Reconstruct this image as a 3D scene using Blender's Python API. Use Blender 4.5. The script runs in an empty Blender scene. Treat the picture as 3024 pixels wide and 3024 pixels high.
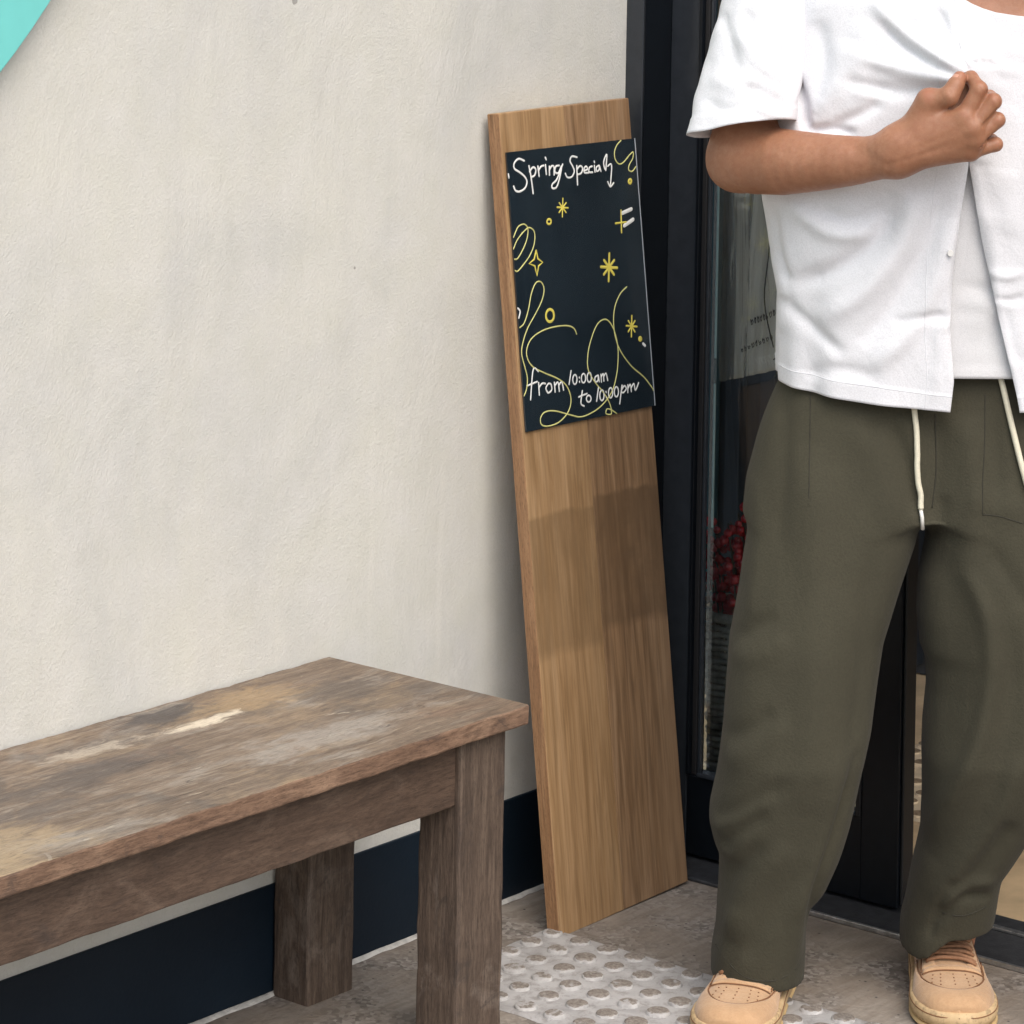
import bpy, bmesh, math, random
import numpy as np
from mathutils import Vector, Matrix, noise
random.seed(7); np.random.seed(7)
R = math.radians
scene = bpy.context.scene
col = scene.collection

# ------------------------------------------------------------------ camera
# corner of plaster wall (plane Y=0) and shopfront (plane X=0) is the origin
F_PX, YAW, ROLL, HOR, CAM_H = 9488.13, R(38.884), R(1.0802), -528.0, 1.62
CAM = Vector((-4.10, -3.012, CAM_H))
cd = bpy.data.cameras.new('camera'); cam = bpy.data.objects.new('camera', cd); col.objects.link(cam)
cd.sensor_width = 36; cd.lens = F_PX / 3024 * 36
cd.shift_y = -(1512 - HOR) / 3024
cd.clip_start = 0.05; cd.clip_end = 600
cam.matrix_world = (Matrix.Translation(CAM) @ Matrix.Rotation(YAW - math.pi / 2, 4, 'Z')
                    @ Matrix.Rotation(math.pi / 2, 4, 'X') @ Matrix.Rotation(ROLL, 4, 'Z'))
scene.camera = cam

# ------------------------------------------------------------------ light
SUN_EL, SUN_AZ = R(52), R(242)      # azimuth of the light source, from +X counter-clockwise
w = bpy.data.worlds.new('World'); scene.world = w; w.use_nodes = True
nt = w.node_tree; bg = nt.nodes['Background']
sky = nt.nodes.new('ShaderNodeTexSky'); sky.sky_type = 'NISHITA'; sky.sun_disc = False
sky.sun_elevation = SUN_EL; sky.sun_rotation = math.pi / 2 - SUN_AZ
sky.air_density = 1.0; sky.dust_density = 4.0; sky.ozone_density = 0.6
nt.links.new(sky.outputs[0], bg.inputs[0]); bg.inputs[1].default_value = 0.125
sd = bpy.data.lights.new('sun', 'SUN'); sun = bpy.data.objects.new('sun', sd); col.objects.link(sun)
sd.energy = 1.25; sd.angle = R(60); sd.color = (1.0, 0.99, 0.97)
dvec = Vector((math.cos(SUN_AZ) * math.cos(SUN_EL), math.sin(SUN_AZ) * math.cos(SUN_EL), math.sin(SUN_EL)))
sun.rotation_euler = dvec.to_track_quat('Z', 'Y').to_euler(); sun.location = (-3, -3, 6)
scene.view_settings.view_transform = 'Standard'; scene.view_settings.look = 'None'
scene.view_settings.exposure = 0.72; scene.view_settings.gamma = 1.0
scene.view_settings.use_curve_mapping = False

# ------------------------------------------------------------------ materials
MATS = {}
class NB:
    """small helper round a node tree"""
    def __init__(s, name):
        s.m = bpy.data.materials.new(name); s.m.use_nodes = True
        s.t = s.m.node_tree; s.b = s.t.nodes['Principled BSDF']; MATS[name] = s.m
        s.tc = s.t.nodes.new('ShaderNodeTexCoord')
    def n(s, typ, **kw):
        nd = s.t.nodes.new(typ)
        for k, v in kw.items():
            if k in nd.inputs: nd.inputs[k].default_value = v
            else: setattr(nd, k, v)
        return nd
    def l(s, a, b): s.t.links.new(a, b)
    def vec(s, scale=(1, 1, 1), rot=(0, 0, 0), loc=(0, 0, 0), src='Object'):
        mp = s.n('ShaderNodeMapping'); mp.inputs['Scale'].default_value = scale
        mp.inputs['Rotation'].default_value = rot; mp.inputs['Location'].default_value = loc
        s.l(s.tc.outputs[src], mp.inputs[0]); return mp.outputs[0]
    def noise(s, v, scale, detail=4, rough=.55, dist=0.0):
        nd = s.n('ShaderNodeTexNoise'); nd.inputs['Scale'].default_value = scale
        nd.inputs['Detail'].default_value = detail; nd.inputs['Roughness'].default_value = rough
        nd.inputs['Distortion'].default_value = dist
        s.l(v, nd.inputs['Vector']); return nd.outputs['Fac']
    def voro(s, v, scale, feature='F1'):
        nd = s.n('ShaderNodeTexVoronoi'); nd.feature = feature; nd.inputs['Scale'].default_value = scale
        s.l(v, nd.inputs['Vector']); return nd
    def ramp(s, f, stops):
        nd = s.n('ShaderNodeValToRGB'); cr = nd.color_ramp
        while len(cr.elements) < len(stops): cr.elements.new(.5)
        for e, (p, c) in zip(cr.elements, stops):
            e.position = p; e.color = (*c, 1) if not isinstance(c, (int, float)) else (c, c, c, 1)
        s.l(f, nd.inputs[0]); return nd.outputs[0]
    def mix(s, f, a, b, mode='MIX'):
        nd = s.n('ShaderNodeMix', data_type='RGBA'); nd.blend_type = mode
        for sock, v in ((nd.inputs[0], f), (nd.inputs[6], a), (nd.inputs[7], b)):
            if hasattr(v, 'links'): s.l(v, sock)
            elif isinstance(v, (int, float)): sock.default_value = v
            else: sock.default_value = (*v, 1)
        return nd.outputs[2]
    def math(s, op, a, b=0.0, c=None):
        nd = s.n('ShaderNodeMath', operation=op)
        for i, v in enumerate((a, b) if c is None else (a, b, c)):
            if hasattr(v, 'links'): s.l(v, nd.inputs[i])
            else: nd.inputs[i].default_value = v
        return nd.outputs[0]
    def bump(s, h, strength, dist, prev=None):
        nd = s.n('ShaderNodeBump'); nd.inputs['Strength'].default_value = strength
        nd.inputs['Distance'].default_value = dist
        s.l(h, nd.inputs['Height'])
        if prev is not None: s.l(prev, nd.inputs['Normal'])
        s.l(nd.outputs[0], s.b.inputs['Normal']); return nd.outputs[0]
    def color(s, c):
        if hasattr(c, 'links'): s.l(c, s.b.inputs['Base Color'])
        else: s.b.inputs['Base Color'].default_value = (*c, 1)
    def rough(s, r):
        if hasattr(r, 'links'): s.l(r, s.b.inputs['Roughness'])
        else: s.b.inputs['Roughness'].default_value = r
    def set(s, **kw):
        for k, v in kw.items(): s.b.inputs[k.replace('_', ' ')].default_value = v

def simple(name, c, rough=.5, var=.12, scale=30, bump=0.0, **kw):
    n = NB(name); v = n.vec()
    f = n.noise(v, scale, 5)
    lo = tuple(x * (1 - var) for x in c); hi = tuple(min(1, x * (1 + var)) for x in c)
    n.color(n.ramp(f, [(.3, lo), (.7, hi)])); n.rough(rough)
    if bump: n.bump(n.noise(v, scale * 6, 3), bump, .002)
    n.set(**kw); return n.m

# plaster wall: creamy, blotchy, orange-peel relief
n = NB('plaster'); v = n.vec()
big = n.noise(n.vec((1, 1, .8)), 2.6, 5, .6, .4); mid = n.noise(v, 14, 5, .6)
c1 = n.ramp(big, [(.30, (.50, .508, .49)), (.5, (.562, .563, .512)), (.72, (.615, .612, .55))])
c2 = n.mix(n.ramp(mid, [(.35, 0), (.75, 1)]), c1, n.mix(.5, c1, (.64, .635, .62)))
stv = n.noise(n.vec((9, 9, .7)), 1.6, 5, .6, .3)
c2 = n.mix(n.ramp(stv, [(.32, .17), (.5, 0)]), c2, (.45, .45, .44))
c2 = n.mix(n.ramp(n.noise(n.vec((14, 14, .5), loc=(3, 0, 1)), 1.4, 3, .6), [(.62, 0), (.72, .22)]), c2, (.70, .69, .63))
fine = n.noise(v, 230, 3, .6)
c3 = n.mix(n.ramp(fine, [(.30, .16), (.55, 0)]), c2, (.42, .40, .36))
for (sx, sz, sr) in ((-.835, 1.367, .0065), (-.828, 1.375, .003), (-.70, .985, .0025)):
    mp = n.n('ShaderNodeMapping'); mp.inputs['Location'].default_value = (-sx, 0, -sz); mp.inputs['Scale'].default_value = (1, 0, 1)
    n.l(n.tc.outputs['Object'], mp.inputs[0])
    wob = n.n('ShaderNodeVectorMath', operation='LENGTH'); n.l(mp.outputs[0], wob.inputs[0])
    d = n.math('ADD', wob.outputs['Value'], n.math('MULTIPLY', n.math('SUBTRACT', mid, .5), sr * 3.0))
    msk = n.math('LESS_THAN', d, sr)
    c3 = n.mix(n.math('MULTIPLY', msk, .55), c3, (.13, .12, .11))
n.color(c3); n.rough(.92)
b1 = n.bump(n.noise(n.vec((1, 1, .5)), 5, 7, .68, .6), .30, .016)
b2 = n.bump(n.noise(n.vec((1, 1, .8)), 280, 4, .7), .55, .0018, b1)
n.bump(n.voro(n.vec((1, 1, .7)), 420).outputs['Distance'], .15, .0012, b2)

# navy skirting paint
n = NB('navy_paint'); v = n.vec()
n.color(n.ramp(n.noise(v, 5, 5), [(.3, (.0048, .0105, .0185)), (.7, (.0068, .0145, .0245))])); n.rough(.5); n.set(Specular_IOR_Level=.22)
n.bump(n.noise(v, 160, 3), .15, .002)

# concrete pavement
n = NB('concrete'); v = n.vec()
big = n.noise(v, 3.2, 6, .62, .5)
base = n.ramp(big, [(.3, (.16, .135, .11)), (.48, (.245, .213, .178)), (.62, (.33, .292, .248)), (.78, (.43, .405, .37))])
st = n.noise(n.vec((4, 26, 4)), 3, 5, .6, .6)
base = n.mix(n.ramp(st, [(.35, .45), (.6, 0)]), base, (.15, .115, .085))
vo = n.voro(v, 150); vo2 = n.voro(v, 70)
agg = n.ramp(n.noise(v, 5.5, 4), [(.44, 0), (.6, 1)])
stone = n.ramp(vo.outputs['Color'], [(.15, (.05, .047, .045)), (.5, (.19, .17, .155)), (.85, (.36, .34, .315))])
base = n.mix(n.math('MULTIPLY', agg, .7), base, stone)
sp = n.ramp(vo2.outputs['Distance'], [(.10, 1), (.17, 0)])
spm = n.math('MULTIPLY', sp, n.ramp(n.noise(v, 40, 2), [(.55, 0), (.6, 1)]))
base = n.mix(spm, base, (.045, .042, .04))
n.color(base); n.rough(.8)
b1 = n.bump(n.noise(v, 30, 6, .7), .4, .006)
n.bump(vo.outputs['Distance'], .3, .003, b1)

# pale tactile paving with worn dome tops
n = NB('tactile_white'); v = n.vec()
f1 = n.noise(v, 16, 6, .65, .6)
c = n.ramp(f1, [(.3, (.29, .282, .276)), (.47, (.385, .377, .37)), (.75, (.47, .462, .457))])
c = n.mix(n.ramp(n.noise(v, 60, 5, .7), [(.36, .75), (.5, 0)]), c, (.25, .235, .22))
n.color(c); n.rough(.75); n.bump(n.noise(v, 120, 5, .7), .5, .004)
n = NB('tactile_worn'); vw = n.vec()
obr = n.n('ShaderNodeObjectInfo')
sh = n.n('ShaderNodeVectorMath', operation='ADD'); n.l(vw, sh.inputs[0])
cmb = n.n('ShaderNodeCombineXYZ'); n.l(obr.outputs['Random'], cmb.inputs[0]); n.l(obr.outputs['Random'], cmb.inputs[1]); n.l(cmb.outputs[0], sh.inputs[1])
f1 = n.noise(sh.outputs[0], 160, 5, .72); f3 = n.noise(sh.outputs[0], 75, 3, .6)
worn = n.ramp(f1, [(.28, (.10, .083, .07)), (.48, (.205, .178, .152)), (.66, (.30, .27, .24)), (.8, (.42, .40, .38))])
sep = n.n('ShaderNodeSeparateXYZ'); n.l(n.tc.outputs['Object'], sep.inputs[0])
zz = n.math('ADD', n.math('MULTIPLY', sep.outputs[2], 178), n.math('MULTIPLY', n.math('SUBTRACT', f3, .5), 1.5))
zz = n.math('ADD', zz, n.math('MULTIPLY', n.math('SUBTRACT', obr.outputs['Random'], .5), .35))
pale = n.ramp(f3, [(.3, (.33, .32, .31)), (.6, (.50, .49, .48))])
n.color(n.mix(n.ramp(zz, [(.72, 0), (.88, 1)]), pale, worn)); n.rough(.85); n.bump(f1, .6, .003)

def wood(name, dark, midc, light, axis=(2, 30, 30), worn=None, rough=.55, wornamt=.5, seed=0.0, red=None):
    n = NB(name); v = n.vec(axis, loc=(seed, seed * 1.7, seed * .6))
    g1 = n.noise(v, 3.0, 7, .65, .8)
    g2 = n.noise(n.vec(tuple(a * 3.2 for a in axis), loc=(seed, 0, 0)), 3.0, 4, .7, .3)
    c = n.ramp(g1, [(.28, dark), (.5, midc), (.74, light)])
    c = n.mix(n.ramp(g2, [(.3, .55), (.55, 0)]), c, tuple(x * .55 for x in dark))
    if red: c = n.mix(n.ramp(n.noise(n.vec(loc=(3 + seed, 0, 0)), 7, 4), [(.42, 0), (.7, .7)]), c, red)
    if worn:
        wv = n.vec((1, 3.2, 1.4), rot=(0, 0, .25), loc=(seed * 2, 0, 0))
        p = n.noise(wv, 6.5, 6, .68, 1.0)
        for (lo, hi, cc, am) in worn:
            c = n.mix(n.ramp(p, [(lo, 0), (hi, am)]), c, cc)
            p = n.noise(n.vec((1.1, 5.0, 2), rot=(0, 0, .2 - lo), loc=(seed + lo * 17, lo * 5, 0)), 6 + lo * 6, 6, .7, 1.2)
    fs = n.noise(n.vec(tuple(60 if a < 10 else 300 for a in axis), loc=(seed, 3, 0)), 1.6, 3, .7)
    c = n.mix(n.ramp(fs, [(.34, .5), (.48, 0)]), c, tuple(x * .5 for x in dark)); c = n.mix(n.ramp(fs, [(.60, 0), (.75, .4)]), c, light)
    n.color(c); n.rough(n.ramp(g1, [(.2, rough + .12), (.8, rough - .08)]))
    b = n.bump(g2, .35, .003); n.bump(g1, .25, .004, b)
    return n.m
n = NB('bench_top'); g1 = n.noise(n.vec((3, 26, 22)), 3.0, 7, .65, .8); g2 = n.noise(n.vec((9, 80, 60)), 3.0, 4, .7, .3)
c = n.ramp(g1, [(.28, (.115, .080, .056)), (.5, (.20, .148, .104)), (.74, (.29, .225, .165))])
c = n.mix(n.ramp(g2, [(.3, .5), (.55, 0)]), c, (.06, .043, .033))
def blot(sc, vs, loc, lo, hi, cc, am, det=6, streak=.35):
    global c
    p = n.noise(n.vec(vs, rot=(0, 0, .18), loc=loc), sc, det, .66, .9)
    p = n.math('ADD', p, n.math('MULTIPLY', n.math('SUBTRACT', g1, .5), streak))
    c = n.mix(n.ramp(p, [(lo, 0), (hi, am)]), c, cc)
blot(4.2, (1, 1.9, 1), (0, 0, 0), .50, .62, (.31, .28, .24), .65)
blot(3.6, (1, 1.7, 1), (5, 2, 0), .54, .63, (.085, .070, .060), .6)
blot(3.8, (1, 1.6, 1), (2, 7, 0), .55, .74, (.33, .235, .135), .6)
blot(5.0, (1, 1.7, 1), (8, 1, 0), .58, .68, (.19, .115, .075), .5)
blot(9.0, (1, 2.6, 1), (1, 4, 0), .67, .73, (.58, .51, .40), .7, 5)
blot(22., (1, 3.5, 1), (3, 3, 0), .62, .76, (.40, .34, .27), .4, 4)
def patch_at(x, y, rx, ry, cc, am, sc=14):
    global c
    mp = n.n('ShaderNodeMapping'); mp.inputs['Scale'].default_value = (1 / rx, 1 / ry, 0); mp.inputs['Location'].default_value = (-(x + 1.45) / rx, -(y + .18) / ry, 0)
    n.l(n.tc.outputs['Object'], mp.inputs[0]); ln = n.n('ShaderNodeVectorMath', operation='LENGTH'); n.l(mp.outputs[0], ln.inputs[0])
    d = n.math('ADD', ln.outputs['Value'], n.math('MULTIPLY', n.math('SUBTRACT', n.noise(n.vec((1, 2.4, 1), loc=(x * 7, y * 9, 0)), sc, 6, .7, .8), .5), 2.6))
    d = n.math('ADD', d, n.math('MULTIPLY', n.math('SUBTRACT', g1, .5), .9))
    c = n.mix(n.ramp(d, [(.45, am), (.95, 0)]), c, cc)
patch_at(-.98, -.075, .14, .055, (.38, .265, .14), .6); patch_at(-1.12, -.045, .10, .035, (.055, .050, .050), .8); patch_at(-1.09, -.105, .09, .018, (.66, .58, .45), .9, 22)
patch_at(-1.65, -.30, .16, .08, (.40, .30, .18), .6); patch_at(-1.35, -.16, .15, .05, (.08, .066, .058), .7); patch_at(-1.28, -.09, .10, .025, (.45, .39, .31), .7, 22)
patch_at(-.86, -.13, .10, .07, (.09, .075, .064), .6); patch_at(-1.05, -.26, .22, .05, (.36, .33, .29), .6); patch_at(-1.5, -.22, .09, .03, (.10, .085, .075), .6)
for (cx_, cy_, rr_) in ((-.195, -.145, .055), (-.52, .02, .048)):
    mp = n.n('ShaderNodeMapping'); mp.inputs['Location'].default_value = (-cx_, -cy_, 0); mp.inputs['Scale'].default_value = (1, 1, 0); n.l(n.tc.outputs['Object'], mp.inputs[0])
    ln = n.n('ShaderNodeVectorMath', operation='LENGTH'); n.l(mp.outputs[0], ln.inputs[0])
    rg_ = n.math('COMPARE', ln.outputs['Value'], rr_, .0022); rg_ = n.math('MULTIPLY', rg_, n.ramp(n.noise(n.vec(loc=(cx_, 2, 0)), 30, 3), [(.42, 0), (.6, .4)]))
    c = n.mix(rg_, c, (.50, .45, .37))
fs = n.noise(n.vec((30, 260, 60)), 2.2, 3, .7)
c = n.mix(n.ramp(fs, [(.34, .5), (.48, 0)]), c, (.055, .040, .030)); c = n.mix(n.ramp(fs, [(.60, 0), (.74, .35)]), c, (.42, .36, .29))
ck = n.noise(n.vec((1.6, 34, 10), loc=(.3, .1, 0)), 1.5, 4, .5, .4)
ckm = n.ramp(n.math('ABSOLUTE', n.math('SUBTRACT', ck, .5)), [(.0, 1), (.008, 0)]); ckm = n.math('MULTIPLY', ckm, n.ramp(n.noise(n.vec((1, 4, 1)), 3, 2), [(.5, 0), (.58, .8)]))
c = n.mix(ckm, c, (.022, .016, .013))
n.color(c); n.rough(n.ramp(g1, [(.2, .62), (.8, .44)])); n.bump(fs, .35, .0015, n.bump(g1, .25, .004, n.bump(g2, .4, .003)))
wood('bench_edge', (.10, .058, .038), (.19, .115, .075), (.29, .185, .122), (4, 30, 30), worn=[(.5, .7, (.36, .24, .16), .6), (.56, .66, (.07, .048, .038), .7)], rough=.6)
wood('bench_apron', (.052, .032, .022), (.092, .059, .041), (.135, .089, .063), (4, 26, 26), worn=[(.54, .72, (.19, .135, .10), .6), (.58, .7, (.05, .036, .030), .7)], rough=.55)
wood('bench_leg', (.050, .034, .025), (.100, .070, .051), (.165, .122, .091), (30, 30, 2.6), worn=[(.54, .72, (.25, .205, .17), .6), (.56, .66, (.05, .038, .032), .7)], rough=.65)
def board_wood(name, a, b, c, seed, amt, zlo, zhi):
    n = NB(name); v = n.vec((26, 26, 1.6), loc=(seed, 0, seed))
    g1 = n.noise(v, 2.2, 6, .6, 1.2); g2 = n.noise(n.vec((90, 90, 3.5), loc=(seed, 0, 0)), 2.5, 4, .6, .2)
    cc = n.ramp(g1, [(.3, a), (.5, b), (.72, c)])
    cc = n.mix(n.ramp(g2, [(.3, .45), (.55, 0)]), cc, tuple(x * .55 for x in a))
    wv = n.n('ShaderNodeTexWave'); wv.wave_type = 'BANDS'; wv.bands_direction = 'X'; wv.inputs['Scale'].default_value = 11; wv.inputs['Distortion'].default_value = 14; wv.inputs['Detail'].default_value = 3; wv.inputs['Detail Scale'].default_value = .9
    n.l(n.vec((1, 1, .16), loc=(seed, 0, seed * .3)), wv.inputs['Vector'])
    cc = n.mix(n.ramp(wv.outputs['Fac'], [(.0, .26), (.35, 0)]), cc, tuple(x * .62 for x in a))
    cc = n.mix(n.ramp(n.noise(n.vec((5, 5, 1.5), loc=(seed * 2, 0, 0)), 2, 4, .6), [(.5, 0), (.72, .45)]), cc, tuple(x * 1.12 for x in c))
    # the patch where an older notice once hung: darker stain with soft borders
    sep = n.n('ShaderNodeSeparateXYZ'); n.l(n.tc.outputs['Object'], sep.inputs[0])
    zz = n.math('ADD', sep.outputs[2], n.math('MULTIPLY', n.math('SUBTRACT', n.noise(n.vec((18, 18, 18)), 1, 3), .5), .03))
    zz = n.math('ADD', zz, n.math('MULTIPLY', sep.outputs[0], .04))
    up = n.ramp(n.math('MULTIPLY_ADD', zz, 12, -12 * zlo + .5), [(.38, 0), (.56, 1)])
    dn = n.ramp(n.math('MULTIPLY_ADD', zz, 12, -12 * zhi + .5), [(.46, 1), (.54, 0)])
    k = n.math('MULTIPLY', n.math('MULTIPLY', n.math('MULTIPLY', up, dn), n.ramp(n.noise(n.vec((9, 9, 5), loc=(seed, 1, 0)), 1.6, 5, .65, .8), [(.3, .35), (.65, 1)])), amt)
    cc = n.mix(k, cc, tuple(x * .45 for x in b))
    n.color(cc); n.rough(.5); n.set(Coat_Weight=.12, Coat_Roughness=.3)
    n.bump(g2, .12, .002)
board_wood('stave_pale', (.255, .148, .066), (.36, .222, .108), (.45, .295, .160), 0.0, .55, .40, .600)
board_wood('stave_brown', (.165, .094, .047), (.28, .168, .086), (.385, .25, .145), 4.3, .8, .415, .612)
wood('board_side', (.20, .100, .045), (.32, .175, .085), (.42, .25, .13), (26, 26, 1.6), rough=.5)

simple('frame_black', (.0055, .0075, .0105), .30, .15, 60, .05, Specular_IOR_Level=.28)
simple('frame_grey', (.026, .031, .038), .26, .12, 40, .05, Specular_IOR_Level=.5)
simple('rubber', (.010, .010, .011), .6)
simple('steel', (.52, .53, .54), .32, .3, 90, .3, Metallic=.9)
simple('threshold_steel', (.055, .058, .064), .45, .3, 60, .3, Metallic=.4)
simple('grout', (.50, .49, .46), .9, .25, 60, .5)
simple('teal_paint', (.17, .585, .555), .42, .04, 20)
simple('painted_light_slit', (.40, .58, .58), .4, .1, 20)  # pale colour standing in for light through a gap
simple('interior_dark', (.030, .034, .040), .7, .3, 6)
simple('slat_dark', (.020, .026, .034), .5, .3, 9)
simple('interior_teal', (.012, .055, .070), .6, .2, 9)
simple('interior_wall', (.18, .165, .145), .85, .15, 4)
simple('interior_floor', (.52, .39, .24), .6, .22, 12, .2)
simple('interior_pad', (.60, .49, .34), .7, .2, 20, .3)
simple('interior_dome', (.22, .16, .10), .8, .4, 200, .3)
simple('counter_dark', (.02, .02, .022), .6, .2, 8)
simple('wicker', (.20, .175, .145), .7, .5, 60, .3)
simple('berry_red', (.46, .024, .032), .22, .4, 90, 0, Specular_IOR_Level=.7)
simple('twig', (.06, .045, .03), .8)
simple('chalk_white', (.80, .81, .79), .7, .05, 80)
simple('chalk_yellow', (.72, .62, .11), .65, .10, 80)
simple('chalk_pale_yellow', (.66, .64, .24), .65, .10, 80)
simple('film_edge', (.42, .46, .50), .3)
simple('nail_skin', (.52, .27, .19), .3, .06, 60)
simple('hair_black', (.012, .010, .009), .5, .3, 90, .4)
simple('cord_cream', (.74, .70, .55), .8, .06, 300, .4)
simple('aglet', (.75, .74, .70), .4)
simple('lace_brown', (.29, .145, .075), .75, .25, 200, .4)
simple('sole_cream', (.60, .43, .215), .6, .10, 40, .2)
n = NB('midsole_tan'); v = n.vec()
c = n.ramp(n.noise(v, 40, 5, .65), [(.3, (.47, .33, .175)), (.7, (.60, .44, .25))]); c = n.mix(n.ramp(n.noise(v, 90, 4, .7), [(.34, .6), (.46, 0)]), c, (.20, .14, .08)); n.color(c); n.rough(.75); n.bump(n.noise(v, 300, 3), .3, .001)
simple('button', (.75, .75, .73), .35)
simple('eyelet', (.14, .06, .03), .6)

n = NB('notice_black'); v = n.vec()
n.color(n.ramp(n.noise(v, 6, 5, .6), [(.35, (.011, .0185, .026)), (.7, (.019, .030, .040))]))
n.rough(n.ramp(n.noise(v, 9, 4, .6), [(.3, .05), (.7, .12)])); n.set(Specular_IOR_Level=.5, IOR=1.9); n.bump(n.noise(n.vec((1, 1, .5)), 5, 2, .5), .22, .02)

n = NB('glass')
n.t.nodes.remove(n.b); out = n.t.nodes['Material Output']
fr = n.n('ShaderNodeFresnel'); fr.inputs['IOR'].default_value = 1.5
tr = n.n('ShaderNodeBsdfTransparent'); tr.inputs[0].default_value = (.90, .955, .96, 1)
gl = n.n('ShaderNodeBsdfGlossy'); gl.inputs['Roughness'].default_value = .015; gl.inputs[0].default_value = (.95, .97, 1, 1)
mx = n.n('ShaderNodeMixShader'); n.l(fr.outputs[0], mx.inputs[0]); n.l(tr.outputs[0], mx.inputs[1]); n.l(gl.outputs[0], mx.inputs[2])
n.l(mx.outputs[0], out.inputs[0])

def cloth(name, c, var=.08, weave=900, bumpamt=.25, sheen=.2, crumple=.0, bscale=(1, 1, 1)):
    n = NB(name); v = n.vec()
    f = n.noise(v, 5, 5, .6); f2 = n.noise(v, weave * .6, 2, .6)
    cc = n.ramp(f, [(.3, tuple(x * (1 - var) for x in c)), (.7, tuple(min(1, x * (1 + var)) for x in c))])
    cc = n.mix(n.ramp(f2, [(.35, .34), (.6, 0)]), cc, tuple(x * .68 for x in c))
    n.color(cc); n.rough(.88); n.set(Sheen_Weight=sheen, Sheen_Roughness=.5, Specular_IOR_Level=.25)
    b = None
    if crumple:
        b = n.bump(n.noise(n.vec(bscale), 13, 6, .6, 1.1), crumple, .012)
        b = n.bump(n.noise(n.vec(bscale, loc=(4, 2, 1)), 42, 4, .6, .8), crumple * .6, .004, b)
    n.bump(f2, bumpamt, .0012, b)
cloth('shirt_white', (.74, .75, .785), .012, 900, .2, .1, .20, (1, 1, .7))
cloth('tshirt_white', (.66, .665, .68), .02, 1200, .2, .1, .15)
cloth('trouser_olive', (.0515, .0480, .0318), .14, 520, .6, .04, .20, (1, 1, .45))
n = NB('nubuck_tan'); v = n.vec()
f = n.noise(v, 28, 5, .6)
n.color(n.mix(n.ramp(n.noise(v, 300, 2), [(.3, .25), (.6, 0)]), n.ramp(f, [(.3, (.44, .272, .145)), (.7, (.54, .345, .195))]), (.36, .19, .09)))
n.rough(.9); n.set(Sheen_Weight=.25); n.bump(n.noise(v, 500, 2), .4, .001, n.bump(n.noise(n.vec((1, 2.5, 1)), 45, 5, .7, .8), .35, .004))
simple('seam_brown', (.21, .10, .045), .8, .2, 100)

n = NB('skin'); v = n.vec()
f = n.noise(v, 22, 4, .6); f2 = n.noise(v, 130, 4, .65)
c = n.ramp(f, [(.3, (.30, .140, .078)), (.7, (.385, .190, .112))])
c = n.mix(n.ramp(f2, [(.35, .45), (.6, 0)]), c, (.27, .11, .06)); c = n.mix(n.ramp(n.noise(v, 420, 3, .7), [(.55, 0), (.75, .3)]), c, (.46, .25, .15)); SKIN_F2 = f2
SKIN_NB, SKIN_C = n, c
n.color(c); n.rough(n.ramp(f2, [(.3, .52), (.7, .40)])); n.set(Subsurface_Weight=.22, Subsurface_Scale=.02, Specular_IOR_Level=.4)
n.b.inputs['Subsurface Radius'].default_value = (.5, .18, .09)
b = n.bump(n.noise(n.vec(), 60, 5, .65), .16, .004)
n.bump(n.voro(v, 900).outputs['Distance'], .10, .0008, b)

# ------------------------------------------------------------------ mesh helpers
def mesh_obj(name, verts, faces, mat, parent=None, smooth=True):
    me = bpy.data.meshes.new(name); me.from_pydata([tuple(map(float, p)) for p in verts], [], faces); me.update()
    o = bpy.data.objects.new(name, me); col.objects.link(o)
    if isinstance(mat, str): me.materials.append(MATS[mat])
    else:
        for m in mat: me.materials.append(MATS[m])
    if smooth: me.polygons.foreach_set('use_smooth', [True] * len(me.polygons))
    if parent: o.parent = parent
    return o
def bm_obj(name, bm, mat, parent=None, smooth=False):
    me = bpy.data.meshes.new(name); bmesh.ops.recalc_face_normals(bm, faces=bm.faces); bm.to_mesh(me); bm.free()
    o = bpy.data.objects.new(name, me); col.objects.link(o)
    for m in ([mat] if isinstance(mat, str) else mat): me.materials.append(MATS[m])
    if smooth: me.polygons.foreach_set('use_smooth', [True] * len(me.polygons))
    if parent: o.parent = parent
    return o
def box_bm(bm, lo, hi, bevel=0.0, seg=2):
    r = bmesh.ops.create_cube(bm, size=1)
    c = [(a + b) / 2 for a, b in zip(lo, hi)]; s = [b - a for a, b in zip(lo, hi)]
    for v in r['verts']: v.co = Vector([c[i] + v.co[i] * s[i] for i in range(3)])
    if bevel:
        es = list({e for v in r['verts'] for e in v.link_edges})
        bmesh.ops.bevel(bm, geom=es, offset=bevel, segments=seg, affect='EDGES', profile=.5)
def box(name, lo, hi, mat, parent=None, bevel=0.0):
    bm = bmesh.new(); box_bm(bm, lo, hi, bevel); return bm_obj(name, bm, mat, parent)
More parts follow.
